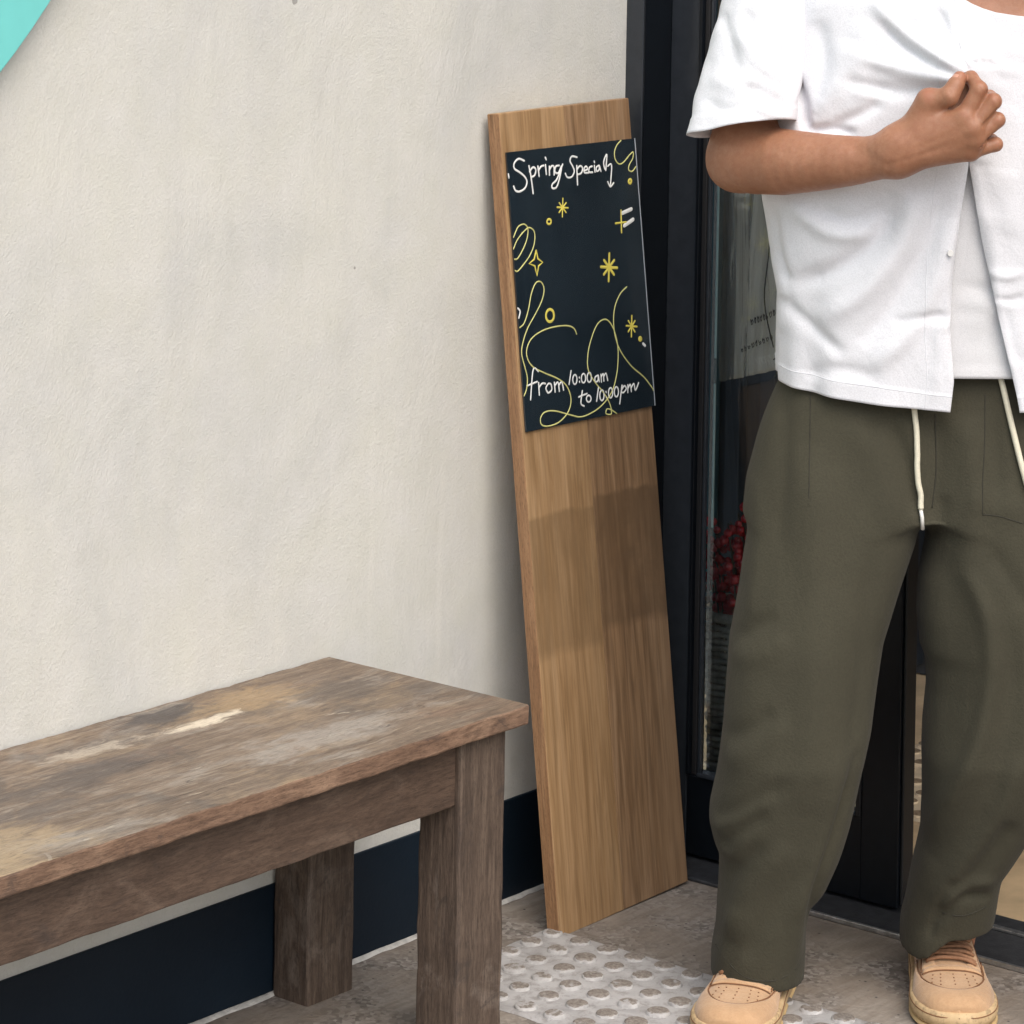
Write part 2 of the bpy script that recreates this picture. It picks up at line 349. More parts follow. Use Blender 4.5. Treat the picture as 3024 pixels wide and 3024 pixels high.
def tube(pts, rad, seg=8, cap=True):
    """tube along a polyline -> verts, faces; rad is a number or a list"""
    pts = [Vector(p) for p in pts]; V = []; Fc = []
    rads = rad if isinstance(rad, (list, tuple)) else [rad] * len(pts)
    up = None
    for i, p in enumerate(pts):
        t = (pts[min(i + 1, len(pts) - 1)] - pts[max(i - 1, 0)])
        t = t.normalized() if t.length > 1e-9 else Vector((0, 0, 1))
        if up is None: up = t.orthogonal().normalized()
        up = (up - t * up.dot(t)); up = up.normalized() if up.length > 1e-6 else t.orthogonal().normalized()
        s = t.cross(up)
        for k in range(seg):
            a = 2 * math.pi * k / seg; V.append(p + (up * math.cos(a) + s * math.sin(a)) * rads[i])
    for i in range(len(pts) - 1):
        for k in range(seg):
            a, b = i * seg + k, i * seg + (k + 1) % seg
            Fc.append((a, b, b + seg, a + seg))
    if cap: Fc.append(tuple(range(seg))[::-1]); Fc.append(tuple(range(len(V) - seg, len(V))))
    return V, Fc
def spline(pts, n=8):
    """Catmull-Rom through points"""
    P = [np.array(p, float) for p in pts]; out = []
    for i in range(len(P) - 1):
        p0, p1, p2, p3 = P[max(i - 1, 0)], P[i], P[i + 1], P[min(i + 2, len(P) - 1)]
        for k in range(n):
            t = k / n
            out.append(.5 * ((2 * p1) + (-p0 + p2) * t + (2 * p0 - 5 * p1 + 4 * p2 - p3) * t * t + (-p0 + 3 * p1 - 3 * p2 + p3) * t ** 3))
    out.append(P[-1]); return out
def join(parts):
    V, Fc = [], []
    for v, f in parts:
        k = len(V); V += list(v); Fc += [tuple(i + k for i in q) for q in f]
    return V, Fc
def empty(name, loc, rz=0):
    o = bpy.data.objects.new(name, None); col.objects.link(o); o.location = loc; o.rotation_euler.z = rz
    o.empty_display_size = .1; return o
def tag(o, label, cat, group=None, kind=None):
    if label: o['label'] = label
    if cat: o['category'] = cat
    if group: o['group'] = group
    if kind: o['kind'] = kind
    return o

# ------------------------------------------------------------------ ground
bm = bmesh.new()
xs = [-150, -20, -6, -3, -2, -1, 0.10]; ys = [-150, -20, -6, -3, -2, -1, -.5, 0.0]
vs = [[bm.verts.new((x, y, 0)) for y in ys] for x in xs]
for i in range(len(xs) - 1):
    for j in range(len(ys) - 1): bm.faces.new((vs[i][j], vs[i + 1][j], vs[i + 1][j + 1], vs[i][j + 1]))
tag(bm_obj('pavement', bm, 'concrete'), 'worn grey brown concrete pavement in front of the shop', None, kind='structure')
bm = bmesh.new()
vs = [bm.verts.new(p) for p in ((.1, -8, -.003), (5, -8, -.003), (5, 1.5, -.003), (.1, 1.5, -.003))]; bm.faces.new(vs)
tag(bm_obj('shop_floor', bm, 'interior_floor'), 'tan floor inside the shop doorway', None, kind='structure')
bm = bmesh.new()
vs = [bm.verts.new(p) for p in ((-150, .3, -.01), (.1, .3, -.01), (.1, 150, -.01), (-150, 150, -.01))]; bm.faces.new(vs)
vs = [bm.verts.new(p) for p in ((5, -150, -.01), (150, -150, -.01), (150, 150, -.01), (5, 150, -.01))]; bm.faces.new(vs)
vs = [bm.verts.new(p) for p in ((.1, -150, -.01), (5, -150, -.01), (5, -8, -.01), (.1, -8, -.01))]; bm.faces.new(vs)
tag(bm_obj('ground', bm, 'concrete'), 'plain ground around the building', None, kind='structure')

# ------------------------------------------------------------------ plaster wall
wall = empty('plaster_wall', (0, 0, 0))
tag(wall, 'cream textured plaster wall with navy skirting behind the wooden bench', 'wall')
box('wall_surface', (-7, 0, 0), (-.068, .25, 3.4), 'plaster', wall)
box('skirting', (-7, -.004, .004), (-.0705, 0.1, .152), 'navy_paint', wall, .0015)
V, Fc = [], []
N = 160
for i in range(N):
    x = -3.0 + 2.93 * i / (N - 1); wv = .007 + .005 * noise.noise(Vector((x * 14, 0, 3))) + .004 * noise.noise(Vector((x * 60, 1, 3)))
    V += [(x, -.0035, .004), (x, -.0035 - wv * .4, .006), (x, -.0045 - max(.003, wv), .0008)]
for i in range(N - 1):
    for k in range(2): Fc.append((i * 3 + k, i * 3 + k + 1, i * 3 + k + 4, i * 3 + k + 3))
mesh_obj('mortar_fillet', V, Fc, 'grout', wall)

# teal sign
SX, SZ, SR = -1.322 - .766 * 1.0, 1.385 + .643 * 1.0, 1.0
bm = bmesh.new()
bmesh.ops.create_cone(bm, cap_ends=True, segments=160, radius1=SR, radius2=SR, depth=.012)
bmesh.ops.bevel(bm, geom=[e for e in bm.edges if len(e.link_faces) == 2 and any(len(f.verts) > 4 for f in e.link_faces)], offset=.002, segments=2, affect='EDGES')
sign = bm_obj('round_sign', bm, 'teal_paint'); sign.rotation_euler = (R(90), 0, 0); sign.location = (SX, -.030, SZ)
tag(sign, 'large plain round turquoise sign mounted on the plaster wall', 'sign')
for a in (60, 180, 300):
    bm = bmesh.new(); bmesh.ops.create_cone(bm, cap_ends=True, segments=16, radius1=.012, radius2=.012, depth=.026)
    o = bm_obj('spacer', bm, 'steel', sign); o.location = (.7 * math.cos(R(a)), .7 * math.sin(R(a)), -.018)

# ------------------------------------------------------------------ bench
bench = empty('wooden_bench', (-1.45, -.18, 0))
tag(bench, 'worn brown wooden bench with thick square legs against the plaster wall', 'bench')
def rough_box(name, lo, hi, mat, parent, nx=(40, 10, 3), wob=.0012, bevel=.004, off=(0, 0, 0), sc=22):
    """box with slightly worn, wavy edges"""
    bm = bmesh.new(); box_bm(bm, lo, hi, 0)
    ax = max(range(3), key=lambda i: hi[i] - lo[i])
    es = [e for e in bm.edges if abs((e.verts[0].co - e.verts[1].co)[ax]) > 1e-6]
    bmesh.ops.bevel(bm, geom=es, offset=bevel, segments=2, affect='EDGES', profile=.5)
    es = [e for e in bm.edges if abs((e.verts[0].co - e.verts[1].co)[ax]) > 1e-6]
    bmesh.ops.subdivide_edges(bm, edges=es, cuts=nx[0], use_grid_fill=True)
    for v in bm.verts:
        p = v.co
        v.co = p + Vector((noise.noise(p * sc), noise.noise(p * sc + Vector((9, 0, 0))), noise.noise(p * sc + Vector((0, 9, 0))))) * wob \
               + Vector((0, noise.noise(p * sc * 4), noise.noise(p * sc * 4 + Vector((5, 5, 5))))) * wob * .5
    bmesh.ops.translate(bm, verts=bm.verts, vec=-Vector(parent.location))
    return bm_obj(name, bm, mat, parent)
tp = rough_box('tabletop', (-2.15, -.363, .4185), (-.745, -.004, .4450), ['bench_top', 'bench_edge'], bench, (110, 0, 0), .0016, .003)
tp.name = 'seat'
for p in tp.data.polygons: p.material_index = 0 if p.normal.z > .75 else 1
rough_box('apron', (-2.05, -.336, .3305), (-.863, -.312, .4172), 'bench_apron', bench, (60, 0, 0), .0012, .003)
rough_box('apron', (-2.05, -.052, .3305), (-.852, -.030, .4172), 'bench_apron', bench, (60, 0, 0), .001, .003)
rough_box('end_rail', (-.822, -.270, .3305), (-.798, -.076, .4172), 'bench_apron', bench, (10, 0, 0), .001, .003)
rough_box('leg', (-.862, -.345, .0), (-.768, -.274, .4172), 'bench_leg', bench, (30, 0, 0), .0013, .004)
rough_box('leg', (-.850, -.0725, .0), (-.757, -.0065, .4172), 'bench_leg', bench, (30, 0, 0), .0013, .004)
rough_box('leg', (-2.13, -.345, .0), (-2.04, -.274, .4172), 'bench_leg', bench, (30, 0, 0), .0013, .004)
rough_box('leg', (-2.13, -.0725, .0), (-2.04, -.0065, .4172), 'bench_leg', bench, (30, 0, 0), .0013, .004)

# ------------------------------------------------------------------ leaning board and its notice
BW, BL, BT = .318, 1.198, .023
lean = math.atan2(.126, 1.19)
board = empty('leaning_board', (-.2445, -.160, .0005)); 
board.rotation_euler = Matrix.Rotation(R(-1.05), 3, 'Y').to_euler()
board.rotation_mode = 'XYZ'
board.matrix_world = Matrix.Translation((-.2445, -.160, .001)) @ Matrix.Rotation(R(-1.0), 4, 'Y') @ Matrix.Rotation(-lean, 4, 'X')
tag(board, 'tall laminated wooden board leaning on the wall beside the glass door', 'board')
# local: x across, y thickness (0 = front, + = back), z up
def stave(x0, x1, mat):
    bm = bmesh.new(); box_bm(bm, (x0, 0, 0), (x1, BT, BL), .0015); return bm_obj('stave', bm, mat, board)
stave(-BW / 2, -.004, 'stave_pale'); stave(-.0036, BW / 2, 'stave_brown')
bm = bmesh.new(); box_bm(bm, (-BW / 2 - .0012, .0012, .001), (-BW / 2 + .0004, BT - .001, BL - .001), .0004); bm_obj('edge_band', bm, 'board_side', board)

notice = empty('notice_sheet', (0, 0, 0))
notice.matrix_world = board.matrix_world.copy()
tag(notice, 'glossy black notice with white and yellow chalk lettering on the leaning board', 'notice')
# sheet corners on the board face (x, z)
QTL, QTR, QBR, QBL = (-.153, 1.140), (.161, 1.135), (.161, .7235), (-.155, .7310)
bm = bmesh.new()
bm_pts = [QBL, QBR, QTR, QTL]
fr_ = [bm.verts.new((x, -.0035, z)) for x, z in bm_pts]; bk_ = [bm.verts.new((x, -.0012, z)) for x, z in bm_pts]
bm.faces.new(fr_); bm.faces.new(bk_[::-1])
for i in range(4): bm.faces.new((fr_[i], fr_[(i + 1) % 4], bk_[(i + 1) % 4], bk_[i]))
bm_obj('sheet', bm, 'notice_black', notice)
box('clear_edge', (.1612, -.0036, .7235), (.1632, -.0012, 1.135), 'film_edge', notice)
# homography from tracing coordinates to the sheet
def homog(src, dst):
    A = []
    for (x, y), (u, v) in zip(src, dst):
        A.append([x, y, 1, 0, 0, 0, -u * x, -u * y, -u]); A.append([0, 0, 0, x, y, 1, -v * x, -v * y, -v])
    return np.linalg.svd(np.array(A, float))[2][-1].reshape(3, 3)
HM = homog([(135, 312), (878, 252), (990, 1735), (262, 1868)], [QTL, QTR, QBR, QBL])
def hp(p):
    q = HM @ np.array([p[0], p[1], 1.0]); x, z = q[0] / q[2], q[1] / q[2]
    x = min(max(x, QBL[0] + .001), QBR[0] - .0005); return (x, -.0037, z)
def ribbon(pts, w, smooth=True, jitter=.12):
    """flat brush stroke on the sheet, slightly uneven in width"""
    P = spline(pts, 6) if (smooth and len(pts) > 2) else [np.array(p, float) for p in pts]
    P = [np.array(hp(p)) for p in P]; V, Fc = [], []
    for i, p in enumerate(P):
        t = P[min(i + 1, len(P) - 1)] - P[max(i - 1, 0)]; L = math.hypot(t[0], t[2]) or 1
        nx, nz = -t[2] / L, t[0] / L
        ww = w * (1 + jitter * noise.noise(Vector((p[0] * 300, p[2] * 300, w * 900)))) * .5
        V += [(p[0] + nx * ww, -.0038, p[2] + nz * ww), (p[0], -.0044, p[2]), (p[0] - nx * ww, -.0038, p[2] - nz * ww)]
    for i in range(len(P) - 1):
        for k in range(2): Fc.append((i * 3 + k, i * 3 + k + 1, i * 3 + k + 4, i * 3 + k + 3))
    # round ends
    for i in (0, len(P) - 1):
        k = len(V); c = P[i]; V.append((c[0], -.0042, c[2]))
        for a in range(8): V.append((c[0] + math.cos(a * .7854) * w * .5, -.0038, c[2] + math.sin(a * .7854) * w * .5))
        for a in range(8): Fc.append((k, k + 1 + a, k + 1 + (a + 1) % 8))
    return V, Fc
def strokes(name, lst, w, mat, smooth=True):
    o = mesh_obj(name, *join([ribbon(s, w, smooth) for s in lst]), mat, notice, False); return o
def circ(cx, cy, rx, ry, n=14): return [(cx + rx * math.cos(2 * math.pi * i / n), cy + ry * math.sin(2 * math.pi * i / n)) for i in range(n + 1)]
def star(cx, cy, r, ry): return [[(cx - r * math.cos(a) * k, cy - ry * math.sin(a) * k), (cx + r * math.cos(a) * k, cy + ry * math.sin(a) * k)] for a, k in ((0.06, .8), (R(47), .72), (R(92), 1), (R(135), .72))]
strokes('lettering_spring', [[(238, 362), (205, 350), (180, 375), (182, 405), (210, 425), (240, 450), (255, 480), (245, 515), (215, 535), (190, 530), (178, 505)],
    [(266, 392), (278, 450), (292, 548)], [(270, 424), (290, 400), (306, 414), (300, 445), (282, 455)],
    [(318, 395), (326, 452)], [(322, 422), (335, 398), (352, 392)], [(362, 388), (368, 442)], [(361, 346), (366, 358)],
    [(385, 398), (386, 446)], [(385, 418), (399, 396), (412, 402), (413, 446)],
    [(442, 394), (422, 400), (418, 430), (438, 436), (456, 398), (446, 460), (428, 515), (405, 522), (402, 500), (430, 470), (462, 388)]], .0031, 'chalk_white')
strokes('lettering_special', [[(545, 350), (515, 345), (505, 370), (520, 400), (530, 430), (515, 460), (490, 462), (478, 440)],
    [(544, 398), (549, 506)], [(545, 420), (562, 400), (578, 412), (570, 440), (550, 448)], [(585, 428), (606, 420), (600, 404), (588, 412), (589, 438), (612, 440)],
    [(633, 404), (618, 410), (615, 435), (636, 438)], [(646, 400), (650, 436)], [(645, 376), (647, 382)], [(673, 400), (658, 410), (660, 432), (674, 424), (674, 400), (684, 433)],
    [(706, 420), (700, 380), (718, 340), (712, 428)], [(724, 405), (741, 394), (746, 420), (739, 512)], [(724, 494), (739, 521), (758, 500)]], .0029, 'chalk_white')
strokes('lettering_from', [[(328, 1538), (306, 1520), (295, 1550), (285, 1692)], [(264, 1616), (322, 1594)], [(330, 1600), (335, 1667)], [(332, 1627), (350, 1605), (369, 1606)],
    [(386, 1605), (372, 1630), (385, 1656), (405, 1640), (401, 1610), (386, 1605)], [(420, 1600), (425, 1652)], [(422, 1620), (440, 1600), (449, 1648)], [(446, 1616), (462, 1598), (473, 1642)]], .0028, 'chalk_white')
strokes('lettering_opening_time', [[(515, 1538), (504, 1612)], circ(537, 1586, 12, 26), [(562, 1574), (563, 1578)], [(563, 1597), (564, 1601)], circ(586, 1580, 12, 25), circ(619, 1576, 12, 26),
    [(668, 1565), (652, 1576), (653, 1601), (668, 1594), (670, 1565), (676, 1600)], [(685, 1560), (688, 1602)], [(686, 1576), (698, 1558), (702, 1597)], [(701, 1572), (714, 1555), (724, 1594)]], .0026, 'chalk_white')
strokes('lettering_closing_time', [[(580, 1648), (572, 1715), (590, 1732)], [(559, 1682), (606, 1664)], circ(616, 1692, 13, 18), [(672, 1628), (661, 1706)], circ(691, 1675, 12, 28), [(714, 1655), (715, 1659)], [(716, 1683), (717, 1687)],
    circ(740, 1662, 12, 27), circ(773, 1657, 12, 27), [(805, 1622), (792, 1722)], [(803, 1646), (818, 1625), (829, 1640), (814, 1661), (801, 1659)],
    [(838, 1620), (838, 1662)], [(838, 1640), (852, 1618), (858, 1657)], [(857, 1636), (872, 1614), (881, 1650), (899, 1610)]], .0027, 'chalk_white')
strokes('chalk_dash', [[(806, 672), (860, 650)], [(818, 742), (870, 708)]], .0060, 'chalk_white', False)
strokes('chalk_mark', [[(146, 435), (150, 456)]], .0028, 'chalk_white'); strokes('chalk_mark', [[(208, 1188), (221, 1206), (214, 1242)]], .0028, 'chalk_white')
P1 = [[(800, 262), (775, 290), (762, 330), (768, 370), (790, 395), (815, 385), (850, 345), (870, 330), (868, 365), (848, 400), (845, 430), (865, 438), (886, 412)],
    [(180, 792), (205, 735), (240, 720), (262, 745), (258, 800), (235, 860), (205, 910), (186, 915)],
    [(180, 857), (200, 810), (235, 765), (270, 740), (300, 765), (300, 830), (275, 895), (235, 950), (205, 982), (190, 978)],
    [(220, 1295), (245, 1270), (268, 1200), (285, 1110), (310, 1050), (340, 1045), (358, 1085), (345, 1150), (310, 1220), (265, 1300), (238, 1380), (232, 1440), (250, 1510), (265, 1570), (262, 1630), (248, 1670)],
    [(546, 1337), (530, 1305), (490, 1290), (420, 1295), (350, 1315), (290, 1355), (262, 1410), (265, 1465), (300, 1515), (370, 1550), (440, 1580), (490, 1620), (515, 1690), (500, 1760), (450, 1815), (390, 1837), (350, 1830), (342, 1795), (365, 1762), (420, 1755), (500, 1775), (570, 1790), (640, 1765), (700, 1720), (750, 1650), (775, 1560), (783, 1470), (780, 1400), (760, 1320), (730, 1270), (700, 1260), (665, 1285), (635, 1350), (612, 1440), (612, 1530), (650, 1600), (700, 1660), (735, 1720), (745, 1775), (715, 1775), (720, 1750), (745, 1755), (775, 1775)],
    [(832, 1083), (795, 1120), (765, 1190), (757, 1270), (768, 1360), (800, 1440), (860, 1520), (930, 1580), (986, 1652)]]
for s in P1: strokes('chalk_squiggle', [s], .0021, 'chalk_pale_yellow')
strokes('chalk_star', star(463, 632, 40, 52), .0026, 'chalk_yellow', False)
strokes('chalk_star', star(731, 972, 58, 76), .0046, 'chalk_yellow', False)
strokes('chalk_star', star(860, 1300, 38, 58), .0030, 'chalk_yellow', False)
strokes('chalk_cross', [[(800, 655), (803, 780)], [(768, 728), (830, 722)]], .0030, 'chalk_yellow', False)
strokes('chalk_ring', [circ(385, 709, 12, 14)], .0034, 'chalk_yellow')
strokes('chalk_ring', [circ(852, 494, 8, 11)], .0040, 'chalk_yellow')
strokes('chalk_ring', [circ(393, 1232, 23, 34)], .0042, 'chalk_yellow')
strokes('chalk_diamond', [[(311, 868), (322, 915), (349, 936), (326, 955), (317, 1009), (304, 955), (271, 941), (300, 918), (311, 868)]], .0032, 'chalk_yellow', False)
strokes('chalk_dot', [circ(909, 1370, 6, 8)], .0045, 'chalk_yellow'); strokes('chalk_dot', [[(925, 1397), (936, 1408)]], .0045, 'chalk_white')

# ------------------------------------------------------------------ shopfront and glass door
sf = empty('shopfront', (0, 0, 0)); tag(sf, 'black metal shopfront frame at the corner of the plaster wall', 'shopfront')
box('corner_post', (-.07, -.0335, .0), (.05, .25, 2.42), ['frame_grey'], sf, .0022)
box('post_painted_shade', (-.0715 + .003, -.0352, .004), (-.0008, -.0334, 2.40), 'frame_black', sf)  # black sheet paints shade and dark reflection onto this face of the grey post
box('lintel', (-.04, -4.0, 2.425), (.12, .25, 2.62), 'frame_black', sf, .002)
box('upper_wall', (-.02, -8, 2.625), (.25, .25, 3.4), 'plaster', sf)
box('far_pier', (-.02, -8, 0), (.25, -2.3, 2.42), 'plaster', sf)
box('shop_ceiling', (.13, -8, 2.44), (5, 1.5, 2.6), 'interior_wall', sf)
box('shop_back_wall', (4.6, -8, 0), (4.8, 1.5, 2.43), 'interior_wall', sf)
box('shop_side_wall', (.055, 1.30, 0), (4.59, 1.45, 2.43), 'interior_dark', sf)
th = box('threshold', (-.074, -2.3, 0), (.098, -.036, .006), 'threshold_steel', sf, .002)
box('threshold_lip', (-.0815, -2.3, .0005), (-.0745, -.25, .008), 'steel', sf, .0015)
box('threshold_track', (.034, -2.3, .0065), (.046, -.51, .011), 'steel', sf, .001)

door = empty('glass_door', (0, -.0355, 0)); tag(door, 'black framed glass door leaf standing in the shop entrance', 'door')
def dbox(name, lo, hi, mat, bev=.0015): 
    return box(name, (lo[0], lo[1] + .0355, lo[2]), (hi[0], hi[1] + .0355, hi[2]), mat, door, bev)
Z0, Z1 = .012, 2.415
dbox('hinge_stile', (0, -.092, Z0), (.042, -.0362, Z1), 'frame_grey')
dbox('lock_stile', (0, -.480, Z0), (.042, -.415, Z1), 'frame_black')
dbox('edge_seal', (.006, -.4850, Z0 + .004), (.036, -.4804, Z1 - .004), 'rubber')
dbox('bottom_rail', (.001, -.4146, Z0), (.041, -.0925, .135), 'frame_black')
dbox('top_rail', (.001, -.4146, 2.30), (.041, -.0925, Z1), 'frame_black')
dbox('glazing_bead', (-.004, -.0985, .136), (.010, -.0925, 2.299), 'frame_black', .001)
dbox('glazing_bead', (.003, -.1075, .136), (.013, -.099, 2.299), 'rubber', .001)
dbox('glazing_bead', (.006, -.1125, .136), (.014, -.1078, 2.299), 'frame_grey', .001)
dbox('glazing_bead', (-.003, -.4146, .136), (.008, -.406, 2.299), 'rubber', .001)
dbox('glazing_ledge', (-.004, -.4055, .1355), (.018, -.113, .1425), 'frame_grey', .002)
g = dbox('glass_pane', (.016, -.4142, .136), (.024, -.1128, 2.299), 'glass', 0)
dbox('painted_light_slit', (.0262, -.1145, .52), (.0285, -.1118, .745), 'painted_light_slit', .0)  # pale strips imitate a slit of light behind the glass
dbox('painted_light_slit', (.0262, -.1145, .785), (.0285, -.1118, 1.10), 'painted_light_slit', .0)
# the small steel stop under the hinge
dbox('white_mark', (.0148, -.122, 1.075), (.0156, -.1155, 1.098), 'chalk_white', 0)  # small white mark on the glass
stop = box('door_stop', (-.030, -.086, .0062), (-.006, -.070, .0105), 'steel', None, .002)
tag(stop, 'small bright steel plate on the floor under the door hinge', 'door stop')

# creased clear plastic notice hanging behind the door glass, parallel to the plaster wall
n = NB('clear_plastic'); n.t.nodes.remove(n.b); out = n.t.nodes['Material Output']
nz = n.noise(n.vec((34, 34, 2.2)), 1.0, 6, .65, .7); sx_ = n.n('ShaderNodeSeparateXYZ'); n.l(n.tc.outputs['Object'], sx_.inputs[0])
dens = n.math('ADD', n.math('MULTIPLY', sx_.outputs[0], 3.6), n.math('MULTIPLY', n.math('SUBTRACT', nz, .5), 2.4))
fac = n.ramp(dens, [(.0, .16), (.22, .35), (.30, .9), (.5, 1)])
bp = n.n('ShaderNodeBump'); bp.inputs['Strength'].default_value = .8; bp.inputs['Distance'].default_value = .01; n.l(nz, bp.inputs['Height'])
df = n.n('ShaderNodeBsdfDiffuse'); df.inputs[0].default_value = (.88, .86, .82, 1); n.l(bp.outputs[0], df.inputs['Normal'])
tl_ = n.n('ShaderNodeBsdfTranslucent'); tl_.inputs[0].default_value = (.9, .88, .85, 1)
gs = n.n('ShaderNodeBsdfGlossy'); gs.inputs['Roughness'].default_value = .12; n.l(bp.outputs[0], gs.inputs['Normal'])
m1 = n.n('ShaderNodeMixShader'); m1.inputs[0].default_value = .35; n.l(df.outputs[0], m1.inputs[1]); n.l(tl_.outputs[0], m1.inputs[2])
m2 = n.n('ShaderNodeMixShader'); m2.inputs[0].default_value = .25; n.l(m1.outputs[0], m2.inputs[1]); n.l(gs.outputs[0], m2.inputs[2])
tp_ = n.n('ShaderNodeBsdfTransparent'); m3 = n.n('ShaderNodeMixShader'); n.l(fac, m3.inputs[0]); n.l(tp_.outputs[0], m3.inputs[1]); n.l(m2.outputs[0], m3.inputs[2]); n.l(m3.outputs[0], out.inputs[0])
film = empty('plastic_sheet', (.058, -.100, .742)); tag(film, 'creased clear plastic sheet with faint dark handwriting hanging behind the door glass', 'plastic sheet')
V, Fc = [], []; NX, NZ = 40, 60
for j in range(NZ + 1):
    for i in range(NX + 1):
        x, z = .26 * i / NX, .46 * j / NZ
        V.append((x - .045 * z, .006 * noise.noise(Vector((x * 22, z * 3, 1))) + .003 * noise.noise(Vector((x * 60, z * 9, 4))), z))
for j in range(NZ):
    for i in range(NX): a = j * (NX + 1) + i; Fc.append((a, a + 1, a + NX + 2, a + NX + 1))
fo = mesh_obj('film', V, Fc, 'clear_plastic', film)
md = fo.modifiers.new('thickness', 'SOLIDIFY'); md.thickness = .0006
simple('ink_dark', (.02, .02, .022), .6)
for st in ([(.06, .40), (.10, .33), (.13, .22), (.115, .12), (.14, .04)], [(.22, .26), (.19, .24), (.175, .21)], [(.14, .02), (.19, .035), (.22, .06), (.235, .09)]):
    mesh_obj('ink_line', *tube([(x - .045 * z, -.008, z) for x, z in spline(st, 6)], .0012, 5), 'ink_dark', film)
rg = random.Random(5)
for (x0, z0, wd) in ((.072, .083, .075), (.045, .043, .085)):
    x = x0
    while x < x0 + wd:
        hgt, wdt = rg.uniform(.006, .013), rg.uniform(.004, .008); zc = z0 + (x - x0) * .12; x += wdt + .004
        pts = [(x - wdt, zc + hgt * rg.uniform(.6, 1)), (x - wdt * .6, zc), (x, zc + hgt * rg.uniform(.1, .4)), (x - wdt * .3, zc + hgt * rg.uniform(.5, .9)), (x - wdt * .8, zc + hgt * .3)]
        mesh_obj('ink_letter', *tube([(a - .045 * b, -.008, b) for a, b in spline(pts, 4)], .0006, 5), 'ink_dark', film)

# slatted partition and counter inside the shop
part = empty('slatted_partition', (.62, .2, 0)); tag(part, 'dark vertical slatted partition behind the glass door', 'partition')
box('backing', (.03, -.55, 0), (.05, .74, 2.42), 'interior_dark', part)
for i in range(15):
    box('slat', (0, -.52 + i * .084, .02), (.028, -.52 + i * .084 + .036, 2.40), 'slat_dark', part, .003)
box('teal_slat', (-.004, .30, .02), (.026, .345, 2.40), 'interior_teal', part, .003)
part.location = (1.18, .40, 0)
cnt = empty('shop_counter', (1.45, -1.6, 0)); tag(cnt, 'dark counter at the back of the shop interior', 'counter')
box('counter_body', (0, -2.0, -.003), (.6, 1.3, 1.0), 'counter_dark', cnt, .004); box('counter_top', (-.03, -2.03, 1.002), (.62, 1.33, 1.04), 'counter_dark', cnt, .004)

# ------------------------------------------------------------------ tactile paving
def dome_mesh(name, r0, r1, h, mats):
    V, Fc, S = [], [], 20
    prof = [(r0, 0), (r0 * .97, h * .35), ((r0 + r1) / 2 * 1.02, h * .78), (r1, h * .97), (r1 * .8, h), (r1 * .4, h * 1.01)]
    for r, z in prof:
        for k in range(S):
            a = 2 * math.pi * k / S; V.append((r * math.cos(a), r * math.sin(a), z))
    V.append((0, 0, h * 1.01))
    for i in range(len(prof) - 1):
        for k in range(S): Fc.append((i * S + k, i * S + (k + 1) % S, (i + 1) * S + (k + 1) % S, (i + 1) * S + k))
    for k in range(S): Fc.append(((len(prof) - 1) * S + k, (len(prof) - 1) * S + (k + 1) % S, len(V) - 1))
    me = bpy.data.meshes.new(name); me.from_pydata(V, [], Fc); me.update()
    for m in mats: me.materials.append(MATS[m])
    for p in me.polygons:
        p.use_smooth = True; p.material_index = 1 if p.center.z > h * .80 else 0
    return me
dm = dome_mesh('dome', .0165, .0130, .0056, ['tactile_worn', 'tactile_worn'])
def paving(name, x0, y0, nx, ny, mats, dmesh, label, z=0.0, group=None, p=.05):
    root = empty(name, (x0, y0, z)); tag(root, label, 'paving tile', group)
    V, Fc = [], []; M = 36; L, W = nx * p, ny * p
    for i in range(M + 1):
        for j in range(M + 1):
            x, y = -L * i / M, -W * j / M; e = 0
            if i in (0, M): x += .003 * noise.noise(Vector((y * 30, i, 0)))
            if j in (0, M): y += .003 * noise.noise(Vector((x * 30, j, 5)))
            V.append((x, y, .004 if 0 < i < M and 0 < j < M else .0005))
    for i in range(M):
        for j in range(M): Fc.append((i * (M + 1) + j, i * (M + 1) + j + 1, (i + 1) * (M + 1) + j + 1, (i + 1) * (M + 1) + j))
    mesh_obj('slab', V, Fc, mats, root)
    for i in range(nx):
        for j in range(ny):
            o = bpy.data.objects.new('dome', dmesh); col.objects.link(o); o.parent = root
            o.location = (-(i + .5) * p + random.uniform(-.001, .001), -(j + .5) * p + random.uniform(-.001, .001), .0036)
            o.rotation_euler.z = random.uniform(0, 6.28); s = random.uniform(.93, 1.05); o.scale = (s, s, random.uniform(.8, 1.1))
    return root
paving('tactile_tile', -.384, -.125, 6, 12, 'tactile_white', dm, 'pale tactile paving tile with worn domes at the foot of the leaning board')
dm2 = dome_mesh('dome', .0165, .0135, .0050, ['interior_pad', 'interior_dome'])
paving('tactile_tile', .92, -.02, 10, 8, 'interior_pad', dm2, 'tan dotted floor tile inside the shop behind the glass door', -.0025)

